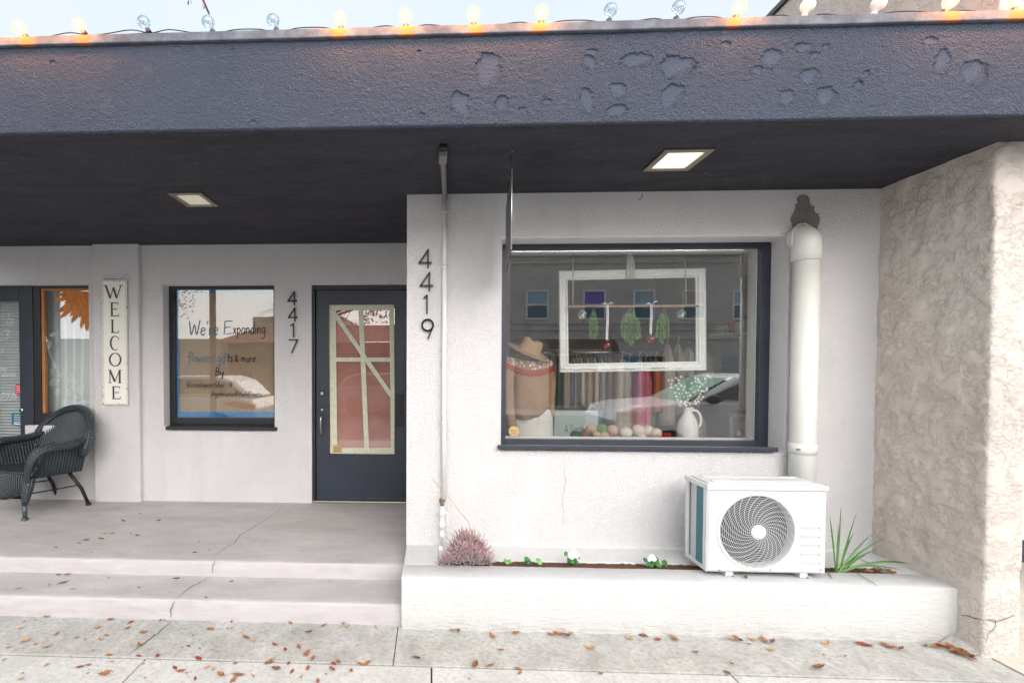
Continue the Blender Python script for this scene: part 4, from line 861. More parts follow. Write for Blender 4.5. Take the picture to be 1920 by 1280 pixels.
# PVC cover pipe with cement patch
xd = at(1508.5, 600, YB - .075).x; rp = .0745
t = thing('pvc_pipe', 'thick cream plastic pipe running from a cement patch down behind the air conditioner', 'pipe', (xd, YB - .075, .5))
zt_ = at(1508, 489, YB - .075).z; zlow = ZPL + .1
def pipeprof(z0, z1, r, yb, flatb=True): return [[Vector((xd + r * math.cos(a), yb + r * math.sin(a) * 1.0, z)) for a in [2 * math.pi * k / 28 for k in range(28)]] for z in (z0, z1)]
yp_ = YB - .078
bm = B(); loft(bm, pipeprof(zlow, zt_ + .02, rp, yp_)); obj('pipe', bm, 'pvc_cream', t)
bm = B(); zc = at(1500, 850, yp_).z; loft(bm, pipeprof(zc, zc + .07, rp + .004, yp_)); obj('coupling', bm, 'pvc_cream', t)
bm = B(); secs = []
for k in range(9):
    u = k / 8; a = u * math.pi / 2; cen = Vector((xd, yp_ + .075 * (1 - math.cos(a)), zt_ + .105 + .055 * math.sin(a))); up_ = Vector((0, math.sin(a), math.cos(a))); bk = Vector((0, math.cos(a), -math.sin(a)))
    secs.append([cen + Vector((1, 0, 0)) * (rp + .007) * math.cos(b_) + bk * (rp + .007) * math.sin(b_) for b_ in [2 * math.pi * j / 28 for j in range(28)]])
low = [[Vector((xd + (rp + .007) * math.cos(b_), yp_ + (rp + .007) * math.sin(b_), z)) for b_ in [2 * math.pi * j / 28 for j in range(28)]] for z in (zt_ - .002, zt_ + .105)]
loft(bm, low + secs[1:]); obj('elbow', bm, 'pvc_cream', t)
bm = B(); tube(bm, [(xd - .082, yp_ + .01, zt_ + .10), (xd - .084, yp_ + .01, zt_ + .15), (xd - .068, yp_ + .02, zt_ + .205), (xd - .03, yp_ + .03, zt_ + .238), (xd + .01, yp_ + .03, zt_ + .243), (xd + .055, yp_ + .03, zt_ + .218)], .0045, 6); obj('elbow_rim', bm, 'pvc_cream', t)
for pz, dx in ((zt_ + .02, -.045), (zc + .035, -.06)):
    bm = B(); box(bm, xd + dx - .008, xd + dx + .008, yp_ - rp * .78 - .004, yp_ - rp * .6, pz - .003, pz + .003); obj('screw', bm, 'ac_dark', t)
bm = B(); cp = [(1484, 432), (1483, 405), (1489, 398), (1491, 385), (1495, 380), (1494, 370), (1502, 367), (1508, 366), (1517, 372), (1519, 385), (1527, 388), (1526, 396), (1534, 402), (1536, 415), (1532, 432)]
pts = smoothline([tuple(at(x, y, YB)) for x, y in cp], 4); rr_ = random.Random(5)
poly = [(p[0] + rr_.uniform(-.004, .004), p[2] + rr_.uniform(-.004, .004)) for p in pts]; prism(bm, poly, YB - .005, YB + .002)
obj('cement_patch', bm, 'cement_patch', bld)
# blade sign
pf0, pf1 = at(959.5, 318, 2.77), at(955, 468, 2.77); yr = 3.42; pr = at(949.5, 440, yr)
t = thing('hanging_sign', 'thin dark blade sign seen edge on hanging from canopy hooks', 'sign', (pf0.x, 2.77, pf1.z))
bm = B(); d = (Vector((pr.x, yr, 0)) - Vector((pf0.x, 2.77, 0))).normalized(); nn = Vector((-d.y, d.x, 0)) * .0045
for s0_, m_ in ((0, 0),):
    P = [Vector((pf0.x, 2.77, 0)), Vector((pr.x, yr, 0))]
    vs = [bm.verts.new(q + sg_ * nn + Vector((0, 0, z))) for z in (pf1.z, pf0.z) for q, sg_ in ((P[0], 1), (P[1], 1), (P[1], -1), (P[0], -1))]
    for f in ((0, 1, 2, 3), (7, 6, 5, 4), (0, 4, 5, 1), (1, 5, 6, 2), (2, 6, 7, 3), (3, 7, 4, 0)): bm.faces.new([vs[i] for i in f])
obj('board', bm, 'ac_dark', t, bevel=.002)
bm = B(); P0 = Vector((pf0.x - .0, 2.765, 0)); tube(bm, [P0 + Vector((0, 0, pf1.z)), P0 + Vector((0, 0, pf0.z))], .0042, 6); obj('edge_trim', bm, 'galvanised', t)
for yy_, xx_ in ((2.80, pf0.x), (3.20, pf0.x + (pr.x - pf0.x) * .66)):
    h = bm = B(); zt2 = ZS; 
    tube(bm, [(xx_, yy_, ZS + .002), (xx_, yy_, ZS - .02), (xx_ + .008, yy_, ZS - .03), (xx_, yy_, ZS - .04), (xx_ - .008, yy_, ZS - .03)], .003, 6); hk = obj('hook', bm, 'galvanised', t)
    bm = B(); z = ZS - .038; k = 0
    while z > pf0.z - .01:
        pts = [Vector((xx_, yy_, z - .011)) + (Vector((.005 * math.cos(a), 0, .011 * math.sin(a))) if k % 2 else Vector((0, .005 * math.cos(a), .011 * math.sin(a)))) for a in [2 * math.pi * j / 8 for j in range(9)]]
        tube(bm, pts, .0016, 4); z -= .017; k += 1
    obj('chain', bm, 'matte_black', t)
# ================================================================== festoon lamps on the roof edge
ycap = YF + .015
def bulb_mesh(lit, parent):
    bm = B(); prof = [(.0001, .112), (.012, .109), (.022, .100), (.029, .084), (.031, .066), (.027, .048), (.018, .033), (.011, .022), (.010, .018)]
    prof = [(r, h * .70 + .004) for r, h in prof]; lathe(bm, prof, 20); obj('glass', bm, {0: 'bulb_glass', 1: 'lit_glass', 2: 'bulb_frosted'}[lit], parent, True)
    bm = B(); lathe(bm, [(.013, -.005), (.014, .004), (.0125, .014), (.010, .017)], 14); obj('socket', bm, 'ac_dark' if lit != 2 else 'ac_trim', parent, True)
    if lit < 2:
        bm = B(); lathe(bm, [(.006, .014), (.004, .03), (.002, .036)], 8)
        for s_ in (-1, 1): tube(bm, [(0, 0, .034), (s_ * .010, 0, .054)], .001, 4)
        if lit == 0: tube(bm, [(-.01, 0, .054), (0, 0, .05), (.01, 0, .054)], .001, 4)
        obj('stem', bm, 'chrome', parent, True)
    if lit == 1:
        bm = B(); ball(bm, (0, 0, .05), .013, 14, 1.2); obj('filament', bm, 'filament', parent, True)
        bm = B(); lathe(bm, [(max(r - .003, .0001), h - .001) for r, h in prof if h > .03], 18); obj('glow_coating', bm, 'bulb_lit', parent, True) if False else bm.free()
protos = {}
capz = capt + .004
wp = []
names = {1: 'lit amber bulb', 0: 'unlit clear bulb', 2: 'unlit frosted bulb'}
where = ['nearest the left end', 'second from the left end', 'third from the left, above the papered window', 'above the number 4417 window edge, fourth from left', 'fifth from the left, above the door', 'left one of the four lit in a row', 'second of the four lit in a row', 'third of the four lit in a row', 'right one of the four lit in a row', 'just right of the four lit in a row', 'between another clear bulb and a lit one', 'single lit one left of the beige wall', 'left one of two before the beige wall', 'right one of two before the beige wall', 'second from the right end', 'at the far right end']
for i, (px, py, tl, lit) in enumerate(bulbs):
    off = math.tan(R(tl)) * 16; base = at(px - off, py + 14, ycap); base.z = max(capz + .004, min(base.z, capz + .02))
    if lit not in protos:
        t = thing('festoon_bulb', 'x', 'light bulb', base, 'string bulbs along the roof edge'); bulb_mesh(lit, t); protos[lit] = t
    else: t = copy_tree(protos[lit])
    t['label'] = '%s on the roof edge, %s' % (names[lit], where[i]); t.location = base; t.rotation_euler = (R(8 + rnd.uniform(-5, 8)), R(tl * .8), R(rnd.uniform(-20, 20))); t.scale = (1.03,) * 3
    wp.append(base + Vector((0, .012, .004)))
    if lit == 1:
        lg = bpy.data.lights.new('bulb_light', 'POINT'); lg.energy = 2.6; lg.color = (1, .36, .10); lg.shadow_soft_size = .02
        lo = bpy.data.objects.new('bulb_light', lg); col.objects.link(lo); lo.location = base + Vector((math.sin(R(tl * .8)) * .06, -.085, .06))
bm = B()
for k in range(2):
    pts = [(FX0, ycap + .02, capz + .02)]
    for a, b in zip(wp, wp[1:]):
        pts.append(tuple(a)); 
        for u in (.3, .7): q = a.lerp(b, u); q.z += (.018 - k * .02) * (1 if rnd.random() > .3 else .2); q.z = max(q.z, capz + .005); pts.append(tuple(q))
    pts.append(tuple(wp[-1])); pts.append((FX1, ycap, capz + .02))
    tube(bm, smoothline(pts, 4), .0026, 5)
obj('light_cord', bm, 'matte_black', label='thin black cord joining the bulbs along the roof edge', cat='cord')

# ================================================================== AIR CONDITIONER
AY = atz(1440, 1080, ZPL).y; YA = AY - .02
ax0, ax1 = at(1326, 990, YA).x, at(1551, 990, YA).x; az0, az1 = at(1440, 1074, YA).z, at(1440, 908, YA).z; AD = .27
print('AC', YA, ax0, ax1, az0, az1)
ac = thing('air_conditioner', 'white outdoor air conditioner unit standing on the planter', 'air conditioner', ((ax0 + ax1) / 2, YA + AD / 2, ZPL))
fc = at(1419.5, 996, YA); fr_ = 71 * YA / F
bm = B()
# front panel with round opening
n = 64; zt3 = az1 - .035
def rect_pt(a, m=0):
    dx, dz = math.cos(a), math.sin(a); ts = []
    if dx > 1e-6: ts.append((ax1 - m - fc.x) / dx)
    if dx < -1e-6: ts.append((ax0 + m - fc.x) / dx)
    if dz > 1e-6: ts.append((zt3 - m - fc.z) / dz)
    if dz < -1e-6: ts.append((az0 + m - fc.z) / dz)
    t_ = min(ts); return (fc.x + dx * t_, fc.z + dz * t_)
angs = sorted([2 * math.pi * k / n for k in range(n)] + [math.atan2(z - fc.z, x - fc.x) % (2 * math.pi) for x in (ax0, ax1) for z in (az0, zt3)])
rings = [[Vector((*rect_pt(a), 0)).to_3d() for a in angs]]
def cr(r, y): return [Vector((fc.x + r * math.cos(a), y, fc.z + r * math.sin(a))) for a in angs]
outer_b = [Vector((x, YA + AD, z)) for x, z in [rect_pt(a) for a in angs]]
r0 = [Vector((x, YA + .012, z)) for x, z in [rect_pt(a) for a in angs]]; r1 = [Vector((x, YA, z)) for x, z in [rect_pt(a, .012) for a in angs]]
r1b = [Vector((x, YA, z)) for x, z in [rect_pt(a, .022) for a in angs]]; r1c = [Vector((x, YA + .003, z)) for x, z in [rect_pt(a, .025) for a in angs]]
loft(bm, [r0, r1, cr(fr_ + .006, YA), cr(fr_ + .004, YA + .003), cr(fr_ + .001, YA - .003), cr(fr_ - .012, YA - .004), cr(fr_ - .018, YA + .01), cr(fr_ - .02, YA + .055)], True, False)
for f in bm.faces: f.smooth = False
body = obj('front_panel', bm, 'ac_white', ac)
bm = B(); box(bm, ax0 + .001, ax1 - .001, YA + .012, YA + .015, az0, zt3) if False else None
# shell: right side, bottom, back, left posts
box(bm, ax1 - .006, ax1, YA + .012, YA + AD, az0, zt3); box(bm, ax0 + .002, ax1 - .006, YA + .015, YA + AD - .002, az0 + .001, az0 + .02); box(bm, ax0 + .002, ax1 - .006, YA + AD - .01, YA + AD, az0 + .02, zt3)
box(bm, ax0, ax0 + .02, YA + .012, YA + .05, az0, zt3); box(bm, ax0, ax0 + .014, YA + AD - .03, YA + AD - .011, az0 + .02, zt3); box(bm, ax0, ax0 + .01, YA + .05, YA + AD - .03, az0, az0 + .022)
obj('casing', bm, 'ac_white', ac, bevel=.002)
bm = B(); box(bm, ax0 - .004, ax1 + .003, YA - .004, YA + AD + .004, zt3 + .002, az1 - .006); box(bm, ax0 + .02, ax1 - .02, YA + .03, YA + AD - .03, az1 - .0061, az1 + .002); box(bm, ax0 + .06, ax1 - .06, YA + .06, YA + .1, az1 + .0019, az1 + .007); box(bm, ax0 + .06, ax1 - .06, YA + .18, YA + .21, az1 + .0019, az1 + .007)
obj('lid', bm, 'ac_white', ac, bevel=.008, bseg=3)
bm = B(); box(bm, ax0 + .006, ax0 + .012, YA + .05, YA + .14, az0 + .022, zt3 - .002); obj('coil', bm, 'ac_coil', ac)
bm = B(); box(bm, ax0 + .02, ax0 + .03, YA + .12, YA + AD - .03, az0 + .02, zt3); obj('side_guard', bm, 'ac_trim', ac)
bm = B(); box(bm, ax0 + .03, ax1 - .007, YA + .058, YA + .09, az0 + .02, zt3); obj('fan_housing', bm, 'ac_dark', ac)
bm = B()
for k in range(3):   # blades
    a0 = k * 2.0944 + .6; rows = []
    for u in range(7):
        r = .04 + (fr_ - .065) * u / 6; row = []
        for v_ in range(7):
            a = a0 + (v_ / 6) * (1.15 - .03 * u) + u * .07; row.append(Vector((fc.x + r * math.cos(a), YA + .018 + .03 * v_ / 6, fc.z + r * math.sin(a))))
        rows.append(row)
    loft(bm, rows, False, False)
lathe(bm, [(.05, 0), (.05, .03), (.03, .045)], 24, (fc.x, YA + .05, fc.z), 'Y'); obj('fan', bm, 'ac_dark', ac)
bm = B(); R0 = fr_ - .014
def gy(r): return YA - .004 - .010 * (1 - (r / R0) ** 2)
for k in range(17):
    r = .042 + (R0 - .044) * k / 16; tube(bm, [(fc.x + r * math.cos(a), gy(r), fc.z + r * math.sin(a)) for a in [2 * math.pi * j / 48 for j in range(49)]], .0012, 5, False)
for k in range(26):
    a0 = 2 * math.pi * k / 26
    tube(bm, [(fc.x + r * math.cos(a0 + tw), gy(r) - .002, fc.z + r * math.sin(a0 + tw)) for r, tw in [(.036 + (R0 - .036) * u / 12, -1.15 * (u / 12) ** .9) for u in range(13)]], .0013, 4)
gr_ = obj('fan_grille', bm, 'ac_white', ac)
bm = B(); lathe(bm, [(.042, -.006), (.042, .003), (.036, .008), (.0001, .0095)], 32, (fc.x, YA - .012, fc.z), 'Y'); obj('hub_cap', bm, 'ac_white', gr_)
for i, py in enumerate((986.5, 1003, 1019.5, 1036, 1052.5)):
    bm = B(); a, b = at(1500.5, py, YA), at(1539, py, YA); h = .024
    prism(bm, [(a.x, a.z), (b.x - .008, a.z), (b.x, a.z - .012), (b.x - .006, a.z - .013), (b.x - .012, a.z - .0035), (a.x, a.z - .0035)], YA - .006, YA + .001)
    prism(bm, [(a.x, a.z - .004), (b.x - .01, a.z - .004), (b.x - .004, a.z - .020), (a.x, a.z - .022)], YA - .0012, YA + .001)
    obj('louvre', bm, 'ac_trim', ac, bevel=.0006)
for px in (1348.5, 1444.5, 1538.5):
    bm = B(); lathe(bm, [(.005, 0), (.005, .003), (.002, .004)], 10, at(px, 1067.5, YA), 'Y'); obj('screw', bm, 'pewter', ac)
for px in (1372, 1512):
    bm = B(); p = at(px, 1078, YA); 
    prism(bm, [(p.x - .035, ZPL + .001), (p.x + .035, ZPL + .001), (p.x + .02, ZPL + .006), (p.x + .008, az0 + .001), (p.x - .03, az0 + .001)], YA + .005, YA + AD - .01); obj('foot', bm, 'ac_trim', ac, bevel=.002)
    bm = B(); lathe(bm, [(.006, ZPL + .006), (.006, ZPL + .014)], 6, (p.x + .012, YA - .002, 0)); obj('bolt', bm, 'galvanised', ac)

# ================================================================== WICKER CHAIR (built facing -Y, then turned)
pF, pR_, pL_ = atz(50, 974, ZP), atz(160, 941, ZP), atz(84, 938, ZP)
print('legs', pF, pR_, pL_)
RZ = R(-25); ch = thing('wicker_armchair', 'black wicker armchair with flaking paint on the porch beside the glass door', 'chair', (-3.46, 4.79, ZP), rz=RZ)
def cobj(name, bm, m, **kw): return obj(name, bm, m, kw.pop('parent', ch), True, **kw)
for s_ in (-1, 1):
    bm = B(); tube(bm, [(s_ * .20, -.10, .37), (s_ * .235, .02, .16), (s_ * .25, .07, .012)], [.017, .016, .015], 10); lathe(bm, [(.024, 0), (.026, .006), (.02, .022)], 12, (s_ * .25, .07, 0)); cobj('leg', bm, 'matte_black')
    bm = B(); tube(bm, [(s_ * .30, -.45, .36), (s_ * .285, -.465, .25), (s_ * .275, -.47, .17), (s_ * .27, -.475, .13)], [.05, .045, .032, .022], 12, uvs=(8, 60)); tube(bm, [(s_ * .27, -.475, .135), (s_ * .27, -.475, .01)], .019, 10); lathe(bm, [(.026, 0), (.028, .008), (.02, .022)], 12, (s_ * .27, -.475, 0)); cobj('leg', bm, 'wicker')
    arm = [(s_ * .365, .03, .655), (s_ * .395, -.10, .62), (s_ * .405, -.22, .605), (s_ * .395, -.33, .605), (s_ * .37, -.42, .57), (s_ * .345, -.465, .49), (s_ * .32, -.475, .40), (s_ * .30, -.47, .33)]
    arm = smoothline(arm, 5)
    bm = B(); tube(bm, arm, [.040 + .022 * math.sin(math.pi * min(1, i / (len(arm) - 1) * 1.1)) for i in range(len(arm))], 16, flat=.62, uvs=(8, 34)); cobj('armrest', bm, 'wicker')
    bm = B(); rows = []
    for i in range(17):
        y = -.02 - .42 * i / 16; zt_ = .61 if y > -.36 else .61 - (abs(y) - .36) * 2; rows.append([Vector((s_ * (.285 + .10 * u ** .8), y, .34 + (zt_ - .34) * u)) for u in [j / 10 for j in range(11)]])
    for r_ in rows: tube(bm, [p + Vector((s_ * .004, 0, 0)) for p in r_], .0085, 6, uvs=(2, 45))
    loft(bm, rows, False, False, uvs=(12, 18)); cobj('side_panel', bm, 'wicker')
    bm = B(); tube(bm, [(s_ * .225, -.01, .20), (s_ * .272, -.46, .215)], .006, 6); cobj('stretcher', bm, 'matte_black')
def backpt(x, z):
    t = (z - .40) / .55; return Vector((x, -.02 + .17 * t - .42 * x * x, z))
rimpts = [backpt(.41 * math.cos(a), .585 + (.305 if math.sin(a) > 0 else .17) * math.sin(a)) for a in [R(-28 + 236 * k / 48) for k in range(49)]]
bm = B(); tube(bm, rimpts, .042, 14, flat=.9, uvs=(6, 36)); cobj('back_rim', bm, 'wicker')
bm = B(); rows = []
for i in range(33):
    x = -.38 + .76 * i / 32; zt_ = .585 + .305 * math.sqrt(max(0, 1 - (x / .41) ** 2)) - .01; zb_ = .415 + .06 * (x / .38) ** 2; rows.append([backpt(x, zb_ + (zt_ - zb_) * j / 16) for j in range(17)])
for r_ in rows[1:-1]: tube(bm, [p + Vector((0, -.004, 0)) for p in r_], .0082, 6, uvs=(2, 45))
loft(bm, rows, False, False, uvs=(22, 30)); cobj('backrest', bm, 'wicker')
bm = B()   # open diamond weave in the middle of the back
for i in range(-3, 4):
    for j in range(-3, 4):
        if abs(i) + abs(j) <= 3 and (i + j) % 2 == 0:
            p = backpt(i * .017, .68 + j * .020); box(bm, p.x - .006, p.x + .006, p.y - .008, p.y - .003, p.z - .007, p.z + .007)
cobj('weave_diamond', bm, 'matte_black')
bm = B(); rows = []
for i in range(13):
    x = -.30 + .60 * i / 12; rows.append([Vector((x, -.02 - .47 * j / 10 - .03 * (1 - (x / .3) ** 2) * (j / 10), .385 + .012 * math.sin(math.pi * j / 10))) for j in range(11)])
loft(bm, rows, False, False, uvs=(28, 30)); cobj('seat', bm, 'wicker')
bm = B(); rows = []
for i in range(25):
    x = -.29 + .58 * i / 24; u2 = 1 - (x / .29) ** 2; zb_ = .235 - .075 * math.sin(math.pi * (i / 24)) ** 1.5; rows.append([Vector((x, -.475 - .045 * u2 - .01 * math.sin(math.pi * j / 8), zb_ + (.395 - zb_) * j / 8)) for j in range(9)])
for r_ in rows: tube(bm, [p + Vector((0, -.004, 0)) for p in r_], .0082, 6, uvs=(2, 45))
loft(bm, rows, False, False, uvs=(18, 14)); cobj('apron', bm, 'wicker')
bm = B(); tube(bm, [(r_[0].x, r_[0].y, r_[0].z) for r_ in rows], .009, 8, uvs=(3, 60)); tube(bm, [(r_[-1].x, r_[-1].y, r_[-1].z) for r_ in rows], .014, 8, uvs=(3, 60)); cobj('apron_trim', bm, 'wicker')

# ================================================================== PLANTS
c = atz(874, 1050, ZPL - .01); c.y = (RY + LY) / 2 + .01
sc_ = thing('succulent', 'clump of purple and grey spiky succulent in the left corner of the planter', 'plant', (c.x, c.y, ZPL - .02))
pr_ = random.Random(11)
for q in range(50):
    bm = B(); u = (pr_.random() ** .75); a = pr_.uniform(0, 2 * math.pi)
    bx, bz = math.cos(a) * u * .145, max(0, .165 * (1 - u ** 2) * pr_.uniform(.7, 1.1)); by = math.sin(a) * u * .075 - .01 * (1 - u)
    if q > 20: by = -.05 - pr_.random() * .04; bx = pr_.uniform(-.14, .14); bz = pr_.uniform(.0, .13) * (1 - (bx / .16) ** 2)
    ax_ = Vector((bx * 4, by * 6 - .25, .8)).normalized()
    n_l = 11
    for k in range(n_l):
        t_ = 2 * math.pi * (k * .382) ; el = .25 + .9 * k / n_l
        side = ax_.orthogonal().normalized(); rot = Matrix.Rotation(t_, 3, ax_); sd_ = rot @ side
        dd = (ax_ * math.sin(el) + sd_ * math.cos(el)); blade(bm, Vector((bx, by, bz)), dd, None, pr_.uniform(.055, .085), .0135, -.9 if dd.z < .8 else -.2, 5, .55)
    obj('rosette', bm, 'succulent', sc_, True)
bm = B(); z0_ = ZPL + .12; P = [at(881, 990, c.y - .03), at(879, 978, c.y - .03), at(868, 966, c.y - .02), at(852, 945, c.y), at(836, 925, c.y + .02), at(812, 899, c.y + .04)]
tube(bm, [at(905, 1018, c.y - .06)] + P, [.003] * 4 + [.002] * 3, 5); obj('stalk', bm, 'dowel_wood', sc_)
c = atz(1562, 1066, ZPL); c.y = RY + .03; fx = c.x
sp = thing('spiky_plant', 'green strap leaved plant fanning out beside the air conditioner', 'plant', (c.x, c.y, ZPL - .02))
# each leaf : tip measured in its own depth
for i, (tx, ty, dy, wd, bd) in enumerate(((1577, 952, .02, .012, .02), (1606, 962, .03, .009, .05), (1556, 968, -.01, .012, .0), (1600, 998, .0, .012, .05), (1592, 1010, -.02, .013, .05), (1636, 1000, .05, .014, .12), (1660, 1008, .02, .012, .25), (1645, 1030, -.04, .011, .3), (1700, 1054, -.01, .014, .5), (1715, 1058, -.05, .013, .6), (1690, 1068, -.06, .011, .55), (1572, 985, .05, .009, .0), (1625, 1040, .06, .01, .3))):
    bm = B(); base = Vector((fx + pr_.uniform(-.015, .03), c.y + pr_.uniform(-.02, .02), ZPL - .015)); tip = at(tx, ty, c.y + dy)
    m_ = base.lerp(tip, .5) + Vector((0, 0, .02 + (tip - base).length * .18 * (bd + .1)))
    uv = bm.loops.layers.uv.verify(); rows = []; n = 12
    for k in range(n + 1):
        t_ = k / n; p = base * (1 - t_) ** 2 + m_ * 2 * t_ * (1 - t_) + tip * t_ ** 2; w_ = wd * (.55 + 1.2 * t_ * (1 - t_)) * (1 - t_ ** 5) + .0006
        d_ = (tip - base).normalized(); s2 = d_.cross(Vector((0, -1, .3))).normalized()
        rows.append([p - s2 * w_ / 2, p + Vector((0, .003, -.001)), p + s2 * w_ / 2])
    vs = [[bm.verts.new(p) for p in r] for r in rows]
    for k in range(n):
        for j in (0, 1):
            f = bm.faces.new((vs[k][j], vs[k][j + 1], vs[k + 1][j + 1], vs[k + 1][j])); f.smooth = True
            for lp, tt in zip(f.loops, (k, k, k + 1, k + 1)): lp[uv].uv = (.5, tt / n)
    obj('leaf', bm, 'blade_green', sp)
for (tx, ty, bx_, by_) in ((1650, 1100, 1605, 1072), (1561, 1086, 1552, 1070)):
    bm = B(); a, b = atz(bx_, by_, ZPL + .012), atz(tx, ty, ZPL + .004); blade(bm, a, b - a, None, (b - a).length, .009, 0, 8, .1); obj('leaf', bm, 'blade_green', sp)
def herb(px, py, n, rad, label, flower=None, hgt=.05, mt='herb_green'):
    c = atz(px, py, ZPL); c.y = (RY + LY) / 2; t = thing('seedling', label, 'plant', (c.x, c.y, ZPL - .02), 'small plants in the planter strip')
    bm = B()
    for k in range(n):
        a = pr_.uniform(0, 6.28); h = pr_.uniform(.02, hgt + .02); r = rad * pr_.uniform(.1, 1); p = Vector((math.cos(a) * r, math.sin(a) * .02 - .01, h)); tube(bm, [(0, 0, 0), tuple(p)], .0012, 4)
        R_ = pr_.uniform(.009, .017); nn = Vector((pr_.uniform(-.6, .6), pr_.uniform(-1, -.2), pr_.uniform(.2, 1))).normalized(); s1 = nn.orthogonal().normalized(); s2 = nn.cross(s1)
        o_ = [bm.verts.new(p + (s1 * math.cos(q) * .8 + s2 * math.sin(q)) * R_ + nn * .003 * math.cos(3 * q)) for q in [2 * math.pi * j / 9 for j in range(9)]]; bm.faces.new(o_)
    obj('leaves', bm, mt, t, True)
    if flower:
        for fx_, fz, fr2 in flower:
            bm = B(); cc_ = Vector((fx_, -.03, fz))
            for k in range(5):
                q = 2 * math.pi * k / 5; o_ = cc_ + Vector((math.cos(q), 0, math.sin(q))) * fr2 * .6; bm.faces.new([bm.verts.new(o_ + Vector((math.cos(z) * fr2 * .62, -.003 + .003 * math.cos(z - q), math.sin(z) * fr2 * .62))) for z in [2 * math.pi * j / 8 for j in range(8)]])
            obj('flower', bm, 'petal_white', t, True)
    return t
herb(990, 1056, 9, .022, 'small green seedling in the soil just right of the succulent', None, .03)
herb(955, 1060, 7, .02, 'tiny grey dried seedling touching the succulent side of the soil strip', None, .01, 'fir_green')
herb(1014, 1060, 6, .015, 'tiny withered seedling right of the green seedling', None, .01, 'fir_green')
herb(1073, 1056, 22, .04, 'upright plant with a cluster of white flowers near the middle of the soil strip', [(0, .085, .016), (.02, .075, .015), (-.018, .078, .014), (.008, .1, .014), (-.006, .066, .014)], .06)
herb(1228, 1058, 26, .075, 'low spreading plant with one white flower left of the air conditioner', [(-.03, .075, .016), (-.015, .062, .013), (-.042, .06, .012)], .035)

# ================================================================== FALLEN LEAVES
def leaf_mesh(seed, curl, fold):
    r_ = random.Random(seed); bm = B(); L, W = .029, .0135; n = 7; rows = []
    for i in range(n + 1):
        t_ = i / n; w_ = W * math.sin(math.pi * min(.98, max(.03, t_)) ** .85) * (1 + .15 * r_.uniform(-1, 1)); x = (t_ - .5) * 2 * L
        z = .003 + curl * (t_ - .5) ** 2 * .02 + r_.uniform(0, .0012); rows.append([Vector((x, -w_, z + fold * w_)), Vector((x, -w_ * .5, z + fold * .35 * w_)), Vector((x, 0, z)), Vector((x, w_ * .5, z + fold * .35 * w_)), Vector((x, w_, z + fold * w_ * r_.uniform(.6, 1.3)))])
    loft(bm, rows, False, False); tube(bm, [(-L, 0, rows[0][2].z), (-L * 1.35, .002, .004)], .0008, 4); return bm
lp = []
for k, m_ in enumerate(('leaf_orange', 'leaf_brown', 'leaf_red', 'leaf_tan', 'leaf_orange', 'leaf_brown')):
    o_ = obj('fallen_leaf', leaf_mesh(k, (1, 2.2, .6, 1.5, 2.6, .4)[k], (.3, .7, .2, .45, .9, .3)[k], ), m_, None, True); lp.append(o_)
colr = ['orange', 'brown', 'red', 'tan', 'orange', 'brown']; first = [True] * 6
def put_leaf(x, y, z, k, s, where_, group, yaw=None, tilt=0):
    o_ = lp[k] if first[k] else lp[k].copy()
    if not first[k]: col.objects.link(o_)
    first[k] = False; o_.location = (x, y, z); o_.rotation_euler = (tilt + rnd.uniform(-.2, .2), rnd.uniform(-.15, .15), rnd.uniform(0, 6.28) if yaw is None else yaw); o_.scale = (s, s * rnd.uniform(.8, 1.2), s)
    props(o_, '%s dry %s leaf %s' % ('small' if s < .75 else 'curled', colr[k], where_), 'leaf', group)
gA = 'dry leaves on the porch floor'; gB = 'dry leaves on the lower step'; gC = 'dry leaves on the apron before the steps'; gD = 'dry leaves along the foot of the planter'; gE = 'dry leaves on the front sidewalk'
for x, y, k, s in ((231, 977, 1, .8), (298, 976, 1, .7), (197, 1000, 0, .6), (211, 1000, 0, .8), (190, 1010, 0, 1.0), (162, 1013, 1, .8), (149, 1018, 0, .8), (257, 1004, 1, .7), (105, 1026, 1, .4), (171, 1035, 0, .4), (374, 1015, 3, .5), (366, 1036, 1, .6), (392, 1031, 0, .4), (262, 963, 1, .4), (570, 1033, 2, .35), (246, 1000, 3, .4)):
    p = atz(x, y, ZP + .002); put_leaf(p.x, p.y, p.z, k, s, 'on the porch floor', gA, rnd.uniform(-.5, .5))
for x, y, k, s in ((120, 1092, 5, 1.1), (110, 1078, 1, .6), (127, 1077, 0, .8), (93, 1096, 3, .5), (137, 1104, 3, .6), (35, 1103, 3, .7), (261, 1101, 0, .5), (331, 1085, 1, .8), (434, 1090, 1, .5), (386, 1120, 1, .4), (620, 1089, 2, .4), (204, 1083, 0, .4), (318, 1111, 3, .35), (180, 1106, 2, .3)):
    p = atz(x, y, ZT + .002); put_leaf(p.x, p.y, p.z, k, s, 'on the lower step', gB, rnd.uniform(-.5, .8))
